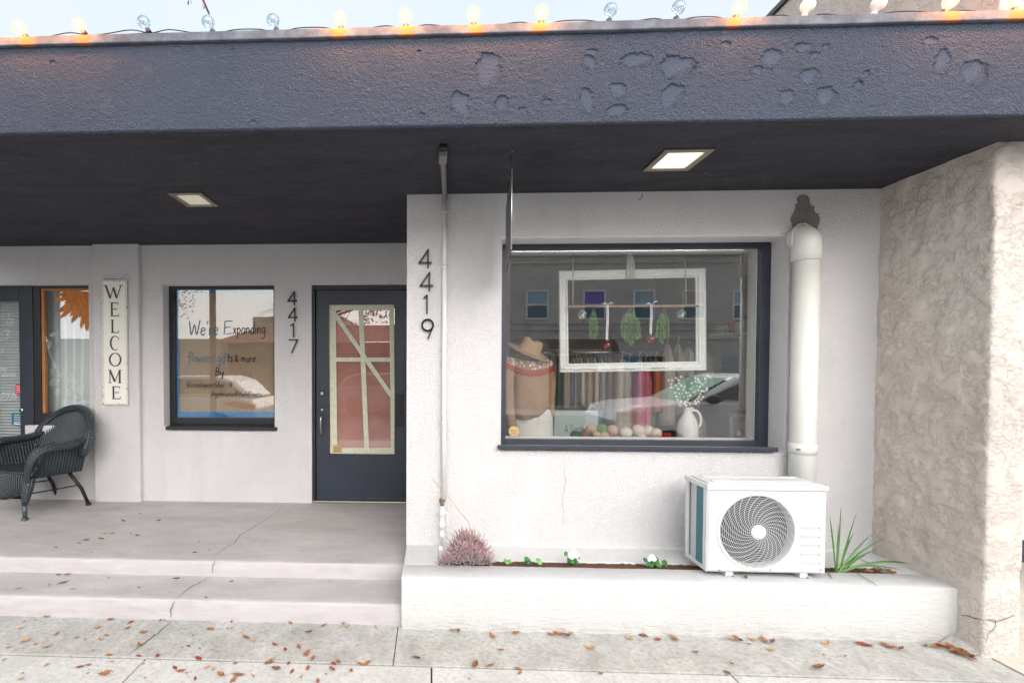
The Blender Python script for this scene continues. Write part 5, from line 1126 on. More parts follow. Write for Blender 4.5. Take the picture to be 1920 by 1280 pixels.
for x, y, k, s in ((88, 1156, 0, .9), (55, 1152, 2, .6), (207, 1161, 2, .9), (245, 1166, 2, .7), (184, 1176, 3, .8), (40, 1177, 0, .5), (106, 1188, 0, .6), (48, 1201, 3, .9), (86, 1213, 3, .9), (145, 1195, 0, .6), (200, 1191, 0, .7), (188, 1198, 3, .7), (270, 1185, 0, .9), (240, 1177, 0, .8), (262, 1208, 0, .8), (17, 1213, 0, .5), (66, 1207, 0, .5), (395, 1180, 0, 1.0), (434, 1165, 0, .6), (461, 1195, 0, 1.0), (476, 1200, 3, .6), (515, 1208, 2, 1.0), (354, 1211, 2, .6), (535, 1217, 2, .6), (560, 1212, 0, .9), (576, 1224, 0, 1.0), (580, 1185, 1, .8), (545, 1168, 0, .6), (608, 1172, 0, .8), (645, 1169, 4, 1.0), (652, 1174, 3, .7), (705, 1175, 3, .6), (586, 1235, 0, .9), (505, 1241, 0, 1.0), (372, 1234, 2, .9), (295, 1229, 2, .7), (260, 1229, 2, .6), (205, 1228, 0, .7), (780, 1232, 0, .8), (635, 1241, 0, .8), (676, 1245, 0, .8), (300, 1162, 2, .5)):
    p = atz(x, y, .002); put_leaf(p.x, p.y, p.z, k, s * .95, 'on the rough concrete before the steps', gC)
for x, y, k, s in ((860, 1182, 1, .7), (850, 1181, 0, .8), (922, 1192, 0, 1.1), (967, 1186, 0, .9), (1040, 1188, 0, 1.0), (1050, 1190, 4, .9), (1063, 1192, 1, .9), (1032, 1189, 0, .7), (1071, 1187, 3, 1.0), (1107, 1214, 3, .9), (938, 1218, 0, .7), (1180, 1196, 3, .8), (1205, 1191, 5, 1.0), (1233, 1198, 2, .7), (1265, 1198, 0, 1.1), (1305, 1233 - 10, 1, .6), (1375, 1199, 3, 1.1), (1385, 1200, 1, 1.0), (1410, 1199, 3, .9), (1432, 1200, 0, 1.1), (1448, 1204, 1, 1.0), (1446, 1218, 3, .8), (1405, 1207, 5, .5), (1550, 1207, 3, 1.1), (1615, 1207, 2, 1.1), (1630, 1210, 2, .8), (1660, 1209, 0, 1.0), (1670, 1215, 4, 1.0), (1690, 1217, 1, .9), (1735, 1210, 5, .8), (1755, 1213, 0, 1.3), (1770, 1214, 4, 1.3), (1785, 1215, 0, 1.2), (1792, 1222, 1, 1.2), (1804, 1222, 0, 1.2), (1800, 1228, 4, 1.0), (1815, 1230, 1, 1.2), (1822, 1234, 0, 1.1), (1535, 1253, 1, 1.3), (890, 1248, 1, 1.0), (920, 1248, 0, .9), (973, 1255, 0, .8), (1127, 1262, 0, .6), (1365, 1262, 5, .8), (783, 1232, 2, .7), (1545, 1227, 1, .3), (1585, 1229, 5, .4), (1372, 1244, 1, .5)):
    p = atz(x, y, .002); put_leaf(p.x, p.y, p.z, k, s * 1.0, 'on the concrete along the planter foot', gD)
for x, y, k, s in ((195, 1265, 4, 1.1), (150, 1250, 2, .8), (167, 1246, 0, .6), (88, 1246, 3, .6), (38, 1273, 3, .6), (8, 1236, 0, .5), (328, 1252, 2, .7), (340, 1258, 0, .9), (388, 1251, 3, .6), (400, 1254, 3, .5), (415, 1266, 4, 1.0), (447, 1266, 0, 1.2), (438, 1274, 0, .8), (366, 1272, 2, .6), (442, 1243, 0, .5), (518, 1254, 1, .9), (577, 1253, 0, .8), (548, 1258, 2, .7), (541, 1243, 2, .5), (505, 1242, 0, .8), (596, 1276, 0, .7), (624, 1256, 4, .9), (658, 1257, 0, .6), (626, 1244, 2, .7), (687, 1244, 0, .9), (210, 1240, 3, .5), (272, 1270, 3, .4), (565, 1268, 3, .5), (975, 1262, 0, .7), (880, 1272, 1, .3)):
    p = atz(x, y, .002); put_leaf(p.x, p.y, p.z, k, s * .95, 'on the front sidewalk slabs', gE)
for x, y, k, s in ((1398, 1083, 1, .8), (1630, 1072, 0, 1.2), (1670, 1074, 4, 1.1), (1610, 1070, 1, 1.0), (1650, 1071, 1, .9)):
    p = atz(x, y, ZPL + .002); put_leaf(p.x, p.y, p.z, k, s, 'on top of the planter near the air conditioner', 'dry leaves on the planter top')
for i in range(46):
    x = pr_.uniform(0, 640); y = pr_.uniform(1160, 1279); p = atz(x, y, .001); put_leaf(p.x, p.y, .002, pr_.choice([0, 1, 2, 3]), pr_.uniform(.15, .34), 'scrap on the ground before the steps', 'tiny leaf scraps before the steps')
for i in range(10):
    x = pr_.uniform(60, 620); y = pr_.uniform(990, 1040); p = atz(x, y, ZP + .001); put_leaf(p.x, p.y, ZP + .002, pr_.choice([0, 1, 1, 3]), pr_.uniform(.1, .25), 'scrap on the porch floor', 'tiny leaf scraps on the porch')

# ================================================================== WINDOW DISPLAY
YFm = YG + .26
def disp(name, label, cat, px, py, Y, group=None): return thing(name, label, cat, at(px, py, Y), group)
fr = disp('picture_frame', 'large empty white ornate frame hanging inside the display window', 'picture frame', 1185, 696, YFm)
o0, o1, o2, o3 = at(1048, 508.5, YFm), at(1322, 503, YFm), at(1323, 694, YFm), at(1049.5, 698, YFm)
cx_, cz_ = (o0.x + o1.x) / 2, (o0.z + o3.z) / 2
def miter(bm, a0, a1, y0, y1):   # ring between two insets with depths
    def rc(i, y): 
        return [Vector((p.x + sx * i, y, p.z + sz * i)) for p, sx, sz in ((o3, 1, 1), (o2, -1, 1), (o1, -1, -1), (o0, 1, -1))]
    A, Bq = rc(a0, y0), rc(a1, y1); va = [bm.verts.new(p) for p in A]; vb = [bm.verts.new(p) for p in Bq]
    for k in range(4): bm.faces.new((va[k], va[(k + 1) % 4], vb[(k + 1) % 4], vb[k]))
bm = B(); steps = [(0, 0.02), (0, -.012), (.006, -.016), (.012, -.01), (.022, -.013), (.034, -.006), (.044, -.004), (.048, -.008), (.054, -.008), (.058, 0), (.066, .002), (.066, .02), (0, .02)]
for (a0, d0), (a1, d1) in zip(steps, steps[1:]): miter(bm, a0, a1, YFm + d0, YFm + d1)
bmesh.ops.remove_doubles(bm, verts=bm.verts, dist=.0004); obj('moulding', bm, 'frame_white', fr)
bm = B()
for sgn, (pa, pb) in enumerate(((o0, o3), (o1, o2))):
    s_ = 1 if sgn == 0 else -1
    for k in range(60):
        z = pa.z - .06 + (pb.z + .06 - pa.z + .06) * k / 59; x = pa.x + (pb.x - pa.x) * k / 59 + s_ * .051; box(bm, x - .002, x + .002, YFm - .011, YFm - .008, z - .002, z + .002)
obj('bead_trim', bm, 'frame_worn', fr)
bm = B()
for k in range(26):
    x = o3.x + .02 + rnd.random() * (o2.x - o3.x - .04); z = o3.z + .012 + rnd.random() * .012 + (o2.z - o3.z) * (x - o3.x) / (o2.x - o3.x); ribbon(bm, [(x - rnd.uniform(.01, .04), YFm - .0165, z), (x, YFm - .0168, z + .002), (x + rnd.uniform(.01, .04), YFm - .0165, z)], .003, taper=True)
obj('worn_streaks', bm, 'frame_worn', fr)
bm = B(); a, b = at(1180, 470, YFm), at(1181, 522, YFm)
loft(bm, [[Vector((a.x + (b.x - a.x) * t_ + u * (.012 + .022 * t_ + .008 * math.sin(t_ * 3)), YFm - .022 - .006 * math.cos(u * 9), a.z + (b.z - a.z) * t_)) for u in [(-1 + 2 * k / 16) for k in range(17)]] for t_ in (0, .2, .45, .6, .8, 1)], False, False); obj('cloth_strap', bm, 'striped_cloth', fr)
YDw = YG + .20
p, q = at(1065, 574.5, YDw), at(1310, 573.5, YDw); dw = disp('dowel', 'pale wooden dowel hanging on two strings inside the display window', 'dowel', 1187, 574, YDw)
bm = B(); tube(bm, [p, q], .0085, 12); obj('rod', bm, 'dowel_wood', dw)
for pa_, pb_, px_, pc_ in ((1073.5, 474, 1073.5, 576), (1284, 472, 1286, 576)):
    bm = B(); tube(bm, [at(pa_, pb_, YDw), at(px_, pc_, YDw)], .0022, 5); tube(bm, [at(pa_ + 1, pb_, YDw), at(px_ + 2, pc_, YDw)], .0018, 5); obj('string', bm, 'string', dw)
def ornament(px, py, r, red, label, rib=None):
    t = disp('glass_ornament', label, 'ornament', px, py, YDw - .015, 'glass baubles hanging from the dowel'); c_ = at(px, py, YDw - .015); rr2 = r * YDw / F
    bm = B(); ball(bm, c_, rr2, 20); obj('ball', bm, 'red_glass' if red else 'ornament_glass', t)
    bm = B(); ball(bm, c_ - Vector((0, 0, rr2 * .3)), rr2 * (.62 if red else .5), 10, .6); obj('filling', bm, 'felt_red' if red else 'frame_white', t)
    bm = B(); lathe(bm, [(.006, rr2 - .001), (.007, rr2 + .006), (.003, rr2 + .009)], 10, c_); obj('cap', bm, 'pewter', t)
    bm = B(); top = at(px, 574, YDw - .012)
    if rib:
        w_ = .010
        for dx in (-.005, .004): loft(bm, [[Vector((top.x + dx + u * w_ + .002 * math.sin(z_ * 5), top.y - .003 + u * .003, top.z + .01 + (c_.z + rr2 - top.z) * z_)) for u in (-.5, 0, .5)] for z_ in (0, .25, .5, .75, 1)], False, False)
        for s_ in (-1, 1):
            loft(bm, [[Vector((top.x + s_ * (.004 + .034 * v_), top.y - .01, top.z + .012 + .01 * math.sin(v_ * 3) + (rib if s_ > 0 else .0) * v_ + u * .008)) for u in (-.5, .5)] for v_ in (0, .3, .6, 1)], False, False)
        obj('ribbon', bm, 'ribbon', t)
    else: tube(bm, [top, c_ + Vector((0, 0, rr2 + .008))], .001, 4); obj('string', bm, 'string', t)
ornament(1092, 590, 8, 0, 'clear glass bauble hanging at the left end of the dowel'); ornament(1278, 589.5, 8, 0, 'clear glass bauble hanging at the right end of the dowel')
ornament(1139, 646.5, 7, 1, 'red glass bauble on the longer white ribbon, left one', .003); ornament(1221, 635.5, 7, 1, 'red glass bauble on the shorter white ribbon, right one', .02)
def sprig(px, pyt, pyb, w_, lean, label, n):
    t = disp('fir_sprig', label, 'sprig', px, pyt, YDw - .012, 'fir sprigs hanging from the dowel'); a, b = at(px, pyt, YDw - .012), at(px + lean, pyb, YDw - .012); L = a.z - b.z; st = B(); bm = B()
    for k in range(n):
        u = (k + .5) / n - .5; sp_ = w_ * YDw / F * u * 2; end = Vector((b.x + sp_, a.y + pr_.uniform(-.012, .012), b.z + L * (abs(u) * .5 + .06 * pr_.random()))); mid = a.lerp(end, .5) + Vector((sp_ * .35, 0, .01)); pts = smoothline([tuple(a), tuple(mid), tuple(end)], 8)
        tube(st, pts, .0011, 4)
        for i, p in enumerate(pts[4:]):
            for s_ in (-1, 1):
                for rep in range(2):
                    d_ = Vector((s_ * pr_.uniform(.3, .9), pr_.uniform(-.4, .4), -1)).normalized(); blade(bm, Vector(p) + Vector((pr_.uniform(-.002, .002), 0, pr_.uniform(-.004, .004))), d_, None, pr_.uniform(.014, .028), .0075, 0, 2, .3)
    obj('stems', st, 'twig', t); obj('needles', bm, 'fir_green', t)
sprig(1113, 576, 638, 9, 0, 'narrow green sprig left of the longer ribbon', 4); sprig(1181, 576, 646, 19, 2, 'wide green sprig in the middle of the dowel', 9); sprig(1245, 577, 642, 12, -3, 'loose green sprig right of the shorter ribbon', 5)
# mannequin
YM = YG + .36
mq = disp('mannequin', 'mannequin in tan fair isle sweater and white jeans at the left of the window', 'mannequin', 995, 822, YM)
mq.location.z = DZ
nk = at(990, 662, YM)
def torso(zs, lowy=0):
    return [[Vector((cx2 + rx * math.cos(a), YM + .02 + ry * math.sin(a), z + rx * .0)) for a in [2 * math.pi * k / 28 for k in range(28)]] for z, cx2, rx, ry in zs]
def mz(py): return at(990, py, YM).z
def mx(px): return at(px, 700, YM).x
K = YM / F
bm = B(); secs = torso([(mz(779), mx(997), 34 * K, .12), (mz(768), mx(997), 37 * K, .13), (mz(752), mx(998), 37 * K, .13), (mz(735), mx(998), 35 * K, .125), (mz(718), mx(998), 34 * K, .12), (mz(702), mx(997), 34 * K, .12), (mz(690), mx(996), 36 * K, .12), (mz(680), mx(994), 37 * K, .11), (mz(671), mx(993), 34 * K, .10), (mz(664), mx(992), 26 * K, .085), (mz(657), mx(991), 16 * K, .07), (mz(650), mx(990), 13 * K, .06)])
for i_, s_ in enumerate(secs[:7]):
    for k, v_ in enumerate(s_):
        q = 2 * math.pi * k / 28; amp = (.014, .013, .012, .010, .008, .006, .004)[i_]
        v_.y += amp * math.sin(q * 7 + v_.z * 22); v_.x += amp * .5 * math.sin(q * 5 + v_.z * 30)
        if i_ < 3: v_.z += (.075, .05, .02)[i_] * max(0, math.cos(q - .3 + math.pi * .12)) - (.02, .01, 0)[i_]   # hem tucked up on the right
loft(bm, secs)
for pts, rr2 in (([(mx(957), YM - .01, mz(674)), (mx(952), YM - .04, mz(700)), (mx(952), YM - .06, mz(740)), (mx(954), YM - .08, mz(775)), (mx(957), YM - .08, mz(797))], [.050, .048, .044, .038, .034]), ([(mx(1027), YM + .0, mz(676)), (mx(1036), YM + .03, mz(710)), (mx(1035), YM + .04, mz(750)), (mx(1036), YM + .02, mz(785))], [.04, .042, .034, .026])):
    tube(bm, smoothline(pts, 4), [rr2[0] + (rr2[-1] - rr2[0]) * i / ((len(pts) - 1) * 4) for i in range((len(pts) - 1) * 4 + 1)], 14)
o_ = obj('sweater', bm, 'knit_sweater', mq, True)
for v_ in o_.data.vertices: v_.co -= Vector((mx(990), YM, mz(662)))
o_.location = Vector((mx(990), YM, mz(662))) - mq.location
bm = B()
loft(bm, torso([(mz(836), mx(998), 41 * K, .12), (mz(810), mx(998), 40 * K, .12), (mz(785), mx(1001), 36 * K, .115), (mz(770), mx(1006), 27 * K, .10), (mz(756), mx(1008), 21 * K, .09)]))
o_ = obj('jeans', bm, 'canvas_white', mq)
bm = B(); yq = YM - .105
ribbon(bm, smoothline([tuple(at(x, y, yq)) for x, y in ((968, 786), (976, 792), (986, 790), (992, 780))], 3), .004); ribbon(bm, [at(1011, 760, yq + .01), at(1010, 790, yq - .005), at(1008, 805, yq - .012)], .003); ribbon(bm, [at(990, 765, yq), at(1022, 762, yq + .02)], .004); obj('seam', bm, 'frame_worn', o_)
bm = B(); ph_ = at(956, 800, YM - .05); tube(bm, [ph_, ph_ + Vector((.005, 0, -.05))], [.02, .014], 10); obj('hand_form', bm, 'skin_form', mq)
YH = YM - .02
ht = disp('hat', 'tan felt wide brim hat resting on the mannequin', 'hat', 994, 662, YH)
tiltH = Matrix.Rotation(R(22), 4, 'Y') @ Matrix.Rotation(R(14), 4, 'X')
bm = B(); hcn = at(991, 661, YH)
prof = [(.0001, .108), (.05, .112), (.072, .104), (.078, .09), (.086, .03), (.092, .004), (.10, 0), (.165, -.004), (.175, .002), (.177, .006), (.165, .001), (.10, .006), (.0001, .006)]
lathe(bm, prof, 40)
for v_ in bm.verts:
    if v_.co.z > .08: v_.co.z -= .014 * math.exp(-((v_.co.x) / .03) ** 2)
    v_.co.y *= .9
    v_.co.z += .10 * (v_.co.x ** 2) * (1 if v_.co.length > .12 else 0) * .3
bm.transform(Matrix.Translation(hcn) @ tiltH); obj('felt', bm, 'felt_tan', ht)
bm = B(); lathe(bm, [(.0935, .003), (.0905, .010)], 40); 
for v_ in bm.verts: v_.co.y *= .9
bm.transform(Matrix.Translation(hcn) @ tiltH); obj('hat_band', bm, 'hat_band', ht)
bm = B(); cst = at(963.5, 808, YG - .001); lathe(bm, [(9.5 * YG / F, 0), (9.5 * YG / F, .001)], 32, cst, 'Y'); stk = obj('round_sticker', bm, 'gold_sticker', label='round gold paper sticker in the lower left corner of the display window', cat='sticker')
bm = B(); write(bm, 'amy o', 956.5, 808, 14, .017, YG - .0035, .0012); write(bm, 'sho', 959, 813, 9, .014, YG - .0035, .0012); obj('lettering', bm, 'ink_black', stk)
# name board
YBd = YG + .52; a, b = at(1039, 769, YBd), at(1121, 825, YBd)
nb_ = disp('name_board', 'grey green board reading A Sunday behind the felt balls', 'sign', 1080, 825, YBd); nb_.location.z = DZ
bm = B(); box(bm, a.x, b.x, YBd, YBd + .015, DZ, a.z); obj('board', bm, 'board_grey', nb_, bevel=.002)
tx = bpy.data.curves.new('t', 'FONT'); tx.body = 'A Sunday'; tx.size = .105; tx.extrude = .0005; tob = bpy.data.objects.new('t', tx); col.objects.link(tob)
bpy.context.view_layer.update(); me = bpy.data.meshes.new_from_object(tob.evaluated_get(bpy.context.evaluated_depsgraph_get())); bpy.data.objects.remove(tob)
bm = B(); bm.from_mesh(me); tp0 = at(1058, 812, YBd); sx = (at(1101, 812, YBd).x - tp0.x) / max(v_.co.x for v_ in bm.verts)
bm.transform(Matrix.Translation((tp0.x, YBd - .0016, tp0.z)) @ Matrix.Rotation(R(90), 4, 'X') @ Matrix.Diagonal((sx, 1, 1, 1))); obj('lettering', bm, 'board_text', nb_)
# felt balls
for px, py, r, m_, lb in ((1079, 817, 10, 'dkgreen', 'dark green felt ball at the left end of the pile'), (1097, 814, 9.5, 'brown', 'brown felt ball between a dark green one and the tan ones'), (1105, 819, 9, 'dkgreen', 'second dark green felt ball, low in front'), (1109, 803, 10, 'tan', 'tan felt ball perched on top beside the bright green one'), (1128, 803, 9.5, 'green', 'bright green felt ball on top of the pile'), (1118, 817, 8.5, 'tan', 'low tan felt ball under the bright green one, left'), (1134, 817, 8.5, 'tan', 'low tan felt ball under the bright green one, right'), (1149, 807, 11, 'pinkish', 'striped pink brown ball right of the bright green one'), (1146, 816, 6, 'brown', 'small brown ball under the pink brown one'), (1173, 811, 11.5, 'pale', 'pale yarn pompom in the middle'), (1170, 820, 6, 'mossgrey', 'small moss grey ball low in the middle'), (1156, 821, 5, 'mossgrey', 'tiny moss grey ball beside the brown one'), (1196, 808, 12, 'cream', 'large cream pompom, left of two'), (1215, 808, 11, 'cream', 'large cream pompom, right of two'), (1203, 820, 8, 'pale', 'pale pompom low before the large cream ones'), (1231, 812, 9.5, 'cream', 'cream pompom beside the red tassel')):
    Yb_ = YG + (.22 if py < 810 else .17); c_ = at(px, py, Yb_); r2 = r * Yb_ / F; c_.z = max(c_.z, DZ + r2 * .95)
    bm = B(); pom = 'pom' in lb
    ball(bm, (0, 0, 0), r2, 20 if not pom else 28)
    for v_ in bm.verts: v_.co += v_.co.normalized() * ((.005 if pom else .001) * noise.noise(v_.co * (140 if pom else 60) + Vector((px, 0, 0))))
    bm.transform(Matrix.Translation(c_)); obj('pompom' if pom else 'felt_ball', bm, 'felt_' + m_, center=True, label=lb, cat='pompom' if pom else 'ball', group='balls and pompoms in the window')
bm = B(); c_ = at(1243, 818, YG + .17)
for k in range(70):
    d_ = Vector((pr_.uniform(-1, 1), pr_.uniform(-.6, .4), pr_.uniform(0, .55))); tube(bm, [c_, c_ + d_ * .055], .0026, 4)
for v_ in bm.verts: v_.co.z = max(v_.co.z, DZ + .002)
obj('tassel', bm, 'felt_red', center=True, label='bright red yarn tassel between the pompoms and the jug', cat='tassel')
# jug with berries
YV = YG + .27; vb = at(1289, 822, YV); vx = vb.x; s_ = YV / F
jg = thing('jug', 'white ceramic jug with a side handle holding berry twigs', 'jug', (vx, YV, DZ))
Hv = at(1289, 763, YV).z - DZ
bm = B(); lathe(bm, [(.0001, .002), (.066, 0), (.072, .008), (.074, Hv * .25), (.073, Hv * .45), (.062, Hv * .62), (.040, Hv * .78), (.030, Hv * .86), (.030, Hv * .97), (.034, Hv), (.028, Hv), (.024, Hv * .9), (.0001, Hv * .85)], 32, (vx, YV, DZ)); obj('body', bm, 'ceramic_white', jg)
bm = B(); tube(bm, smoothline([(vx + .026, YV, DZ + Hv * .90), (vx + .062, YV - .005, DZ + Hv * .90), (vx + .088, YV - .008, DZ + Hv * .76), (vx + .092, YV - .008, DZ + Hv * .58), (vx + .084, YV - .005, DZ + Hv * .48), (vx + .066, YV, DZ + Hv * .44)], 4), .0095, 10); obj('handle', bm, 'ceramic_white', jg)
bt = thing('berry_twigs', 'brown twigs with round white berries standing in the white jug', 'twigs', (vx, YV, DZ + Hv * .9))
bp = [(1253, 713), (1260, 713), (1258, 720), (1258, 726), (1267, 709), (1272, 713), (1277, 706), (1272, 719), (1277, 723), (1283, 725), (1267, 723), (1262, 727), (1271, 729), (1281, 731), (1266, 736), (1273, 738), (1268, 743), (1275, 744), (1283, 744), (1270, 749), (1277, 749), (1285, 753), (1277, 753), (1290, 749), (1283, 757), (1275, 760), (1281, 761), (1303, 709), (1309, 711), (1304, 715), (1310, 716), (1297, 718), (1326, 704), (1331, 707), (1322, 710), (1323, 717), (1315, 719), (1317, 721), (1306, 723), (1312, 725), (1300, 725), (1295, 729), (1303, 731), (1299, 735), (1309, 731), (1316, 733), (1325, 728), (1325, 732), (1320, 734), (1313, 738), (1304, 735), (1310, 743), (1318, 744), (1314, 748), (1307, 747), (1303, 752), (1309, 753), (1297, 747), (1294, 741), (1289, 743), (1291, 736), (1286, 736), (1304, 757), (1299, 757), (1293, 757), (1288, 753), (1295, 763), (1299, 766), (1286, 760), (1280, 738)]
bm = B(); cent = Vector((vx, YV, DZ + Hv * .9)); pts_ = []
for px, py in bp: pts_.append(at(px, py, YV + pr_.uniform(-.05, .05)))
for p in pts_:
    m_ = cent.lerp(p, .55) + Vector((0, 0, .02)); tube(bm, smoothline([tuple(cent - Vector((0, 0, .1))), tuple(cent), tuple(m_), tuple(p)], 3), .0013, 4)
obj('twigs', bm, 'twig', bt)
for p in pts_: bm = B(); ball(bm, p, .0098, 10); obj('berry', bm, 'berry_white', bt)
# --- shop behind : clothes rails, shelf, small stand
rail = thing('clothes_rail', 'metal clothes rail along the back of the shop', 'clothes rail', (1.9, 5.6, .31))
YR = 4.95; ra, rb = at(1018, 660, YR), at(1262, 661, YR)
bm = B(); tube(bm, [ra, rb], .012, 8); obj('rail', bm, 'chrome', rail)
for p in (ra, rb): bm = B(); tube(bm, [p, Vector((p.x, p.y, .31))], .012, 8); obj('post', bm, 'chrome', rail)
def garment(px, wpx, pyt, pyb, Y, m_, label, yaw=0):
    a, b = at(px, pyt, Y), at(px, pyb, Y); W = wpx * Y / F; t = thing('hanging_garment', label, 'garment', (a.x, Y, b.z), 'clothes hanging in the shop'); bm = B(); n = 22; rows = []
    for j in range(9):
        v_ = j / 8; sh = min(1, .25 + v_ * 3.0); rows.append([Vector((a.x + math.cos(q) * W / 2 * sh * (1 + .25 * v_) + .006 * math.sin(q * 5 + px), Y + math.sin(q) * .09 * sh * (1 + .14 * math.sin(q * 7 + px)), a.z - .03 + (b.z - a.z) * v_ + .004 * math.sin(q * 3))) for q in [2 * math.pi * k / n for k in range(n)]])
    loft(bm, rows); obj('cloth', bm, m_, t)
    bm = B(); tube(bm, smoothline([(a.x, Y, a.z - .035), (a.x, Y, a.z + .01), (a.x + .012, Y, a.z + .035), (a.x, Y, a.z + .045), (a.x - .01, Y, a.z + .035)], 3), .0028, 5); obj('hanger_hook', bm, 'chrome', t)
cn = {0: 'dark green', 1: 'grey green', 2: 'beige', 3: 'cream', 4: 'slate blue', 5: 'khaki', 6: 'pale', 7: 'brown', 8: 'dull blue', 9: 'sand', 10: 'teal blue', 11: 'bright pink', 12: 'pink', 13: 'green', 14: 'rust orange', 15: 'taupe', 16: 'off white', 17: 'dark brown', 18: 'blue'}
gx = [(1033, 9, 1, 757), (1040, 8, 1, 757), (1047, 8, 0, 757), (1053, 9, 3, 757), (1060, 9, 2, 758), (1067, 8, 3, 758), (1074, 8, 8, 758), (1081, 9, 9, 757), (1088, 9, 3, 754), (1094, 8, 15, 752), (1100, 9, 2, 758), (1107, 9, 9, 756), (1114, 8, 6, 752), (1121, 8, 18, 788), (1128, 7, 7, 757), (1135, 9, 10, 760), (1143, 7, 15, 790)]
for i, (px, w_, ci, pb_) in enumerate(gx): garment(px, w_ * 1.25, 664, pb_, YR + (.03 if i % 2 else -.03), 'cloth_%d' % ci, '%s garment, number of the row about %s along the left rail' % (cn[ci], ('the very start', 'just past the start', 'early on', 'a quarter', 'just past a quarter', 'a third', 'over a third', 'nearly half', 'half', 'just over half', 'well over half', 'two thirds', 'three quarters', 'over three quarters', 'near the end', 'close to the end', 'the end')[i]) if False else '%s garment %s on the left rail' % (cn[ci], ('hanging first, next to the mannequin', 'second from the mannequin', 'third from the mannequin', 'fourth from the mannequin', 'fifth from the mannequin', 'sixth from the mannequin', 'seventh from the mannequin', 'eighth from the mannequin', 'below the frame edge', 'ninth on, narrow and taupe', 'left of a sand coloured one', 'in the middle under the frame', 'short and pale beside the blue one', 'long and bright beside the pale one', 'right of the long blue one', 'beside the last taupe one', 'long and last')[i]))
for px, w_, ci, pt_, pb_, Y, lb in ((1168, 26, 15, 668, 800, 4.7, 'taupe jacket with wide shoulders left of the pink clothes'), (1180, 18, 2, 672, 805, 4.75, 'long beige dress left of the pink clothes'), (1199, 15, 12, 668, 812, 4.6, 'long pink dress in the middle of the shop'), (1211, 13, 11, 672, 812, 4.65, 'bright pink dress beside the long pink one'), (1219, 8, 13, 668, 800, 4.8, 'green dress behind the pink and orange ones'), (1230, 14, 14, 668, 765, 4.7, 'rust orange dress beside the green one'), (1252, 22, 15, 640, 790, 4.75, 'long taupe coat right of the orange dress'), (1272, 20, 5, 640, 770, 4.85, 'khaki coat behind the jug twigs'), (1290, 14, 16, 645, 700, 4.9, 'off white lace top high on the right'), (1320, 24, 9, 650, 720, 5.1, 'sand top hanging high at the right'), (1308, 22, 15, 765, 840, 4.6, 'taupe cloth hanging low beside the jug')):
    garment(px, w_, pt_, pb_, Y, 'cloth_%d' % ci, lb)
sh = thing('wall_shelf', 'small white wall shelf with boxes at the right of the shop', 'shelf', (at(1395, 628, 4.8).x, 4.9, at(1395, 628, 4.8).z))
a, b = at(1353, 624, 4.8), at(1420, 628, 4.8); bm = B(); box(bm, a.x, b.x, 4.75, 5.0, b.z - .0, b.z + .02); obj('plank', bm, 'inner_white', sh)
for px, w_, h_, m_ in ((1361, 10, 16, 'room_wall'), (1373, 11, 22, 'cloth_14'), (1386, 11, 20, 'frame_white'), (1398, 10, 24, 'cloth_8')):
    a, b = at(px - w_ / 2, 623 - h_, 4.8), at(px + w_ / 2, 623, 4.8); bm = B(); box(bm, a.x, b.x, 4.8, 4.92, sh.location.z + .021, a.z); obj('box', bm, m_, center=True, label={'room_wall': 'grey box at the left end of the wall shelf', 'cloth_14': 'rust red box on the wall shelf', 'frame_white': 'white box on the wall shelf', 'cloth_8': 'dull blue box at the right end of the wall shelf'}[m_], cat='box', group='boxes on the wall shelf', bevel=.003)
YQ = YG + .5; a, b = at(1381, 776, YQ), at(1411, 782, YQ); gs = thing('display_stand', 'small wooden stand holding sunglasses at the right of the display window', 'stand', ((a.x + b.x) / 2, YQ, DZ))
bm = B(); box(bm, a.x, b.x, YQ, YQ + .1, b.z, a.z); obj('top', bm, 'kraft_box', gs, bevel=.002)
bm = B(); box(bm, b.x - .02, b.x, YQ, YQ + .1, DZ, b.z); box(bm, a.x + .001, a.x + .015, YQ + .07, YQ + .1, DZ, b.z); obj('support', bm, 'inner_white', gs)
for px, lb in ((1389, 'left pair of black sunglasses on the small stand'), (1403, 'right pair of black sunglasses on the small stand')):
    bm = B(); c_ = at(px, 770, YQ + .02); c_.z = a.z + .016
    for s2 in (-1, 1): lathe(bm, [(.016, 0), (.016, .003)], 16, c_ + Vector((s2 * .018, 0, 0)), 'Y')
    box(bm, c_.x - .006, c_.x + .006, c_.y - .002, c_.y + .001, c_.z + .004, c_.z + .008)
    for s2 in (-1, 1): box(bm, c_.x + s2 * .034 - .001, c_.x + s2 * .034 + .001, c_.y, c_.y + .06, c_.z - .001, c_.z + .003)
    obj('sunglasses', bm, 'matte_black', center=True, label=lb, cat='sunglasses', group='sunglasses on the stand')
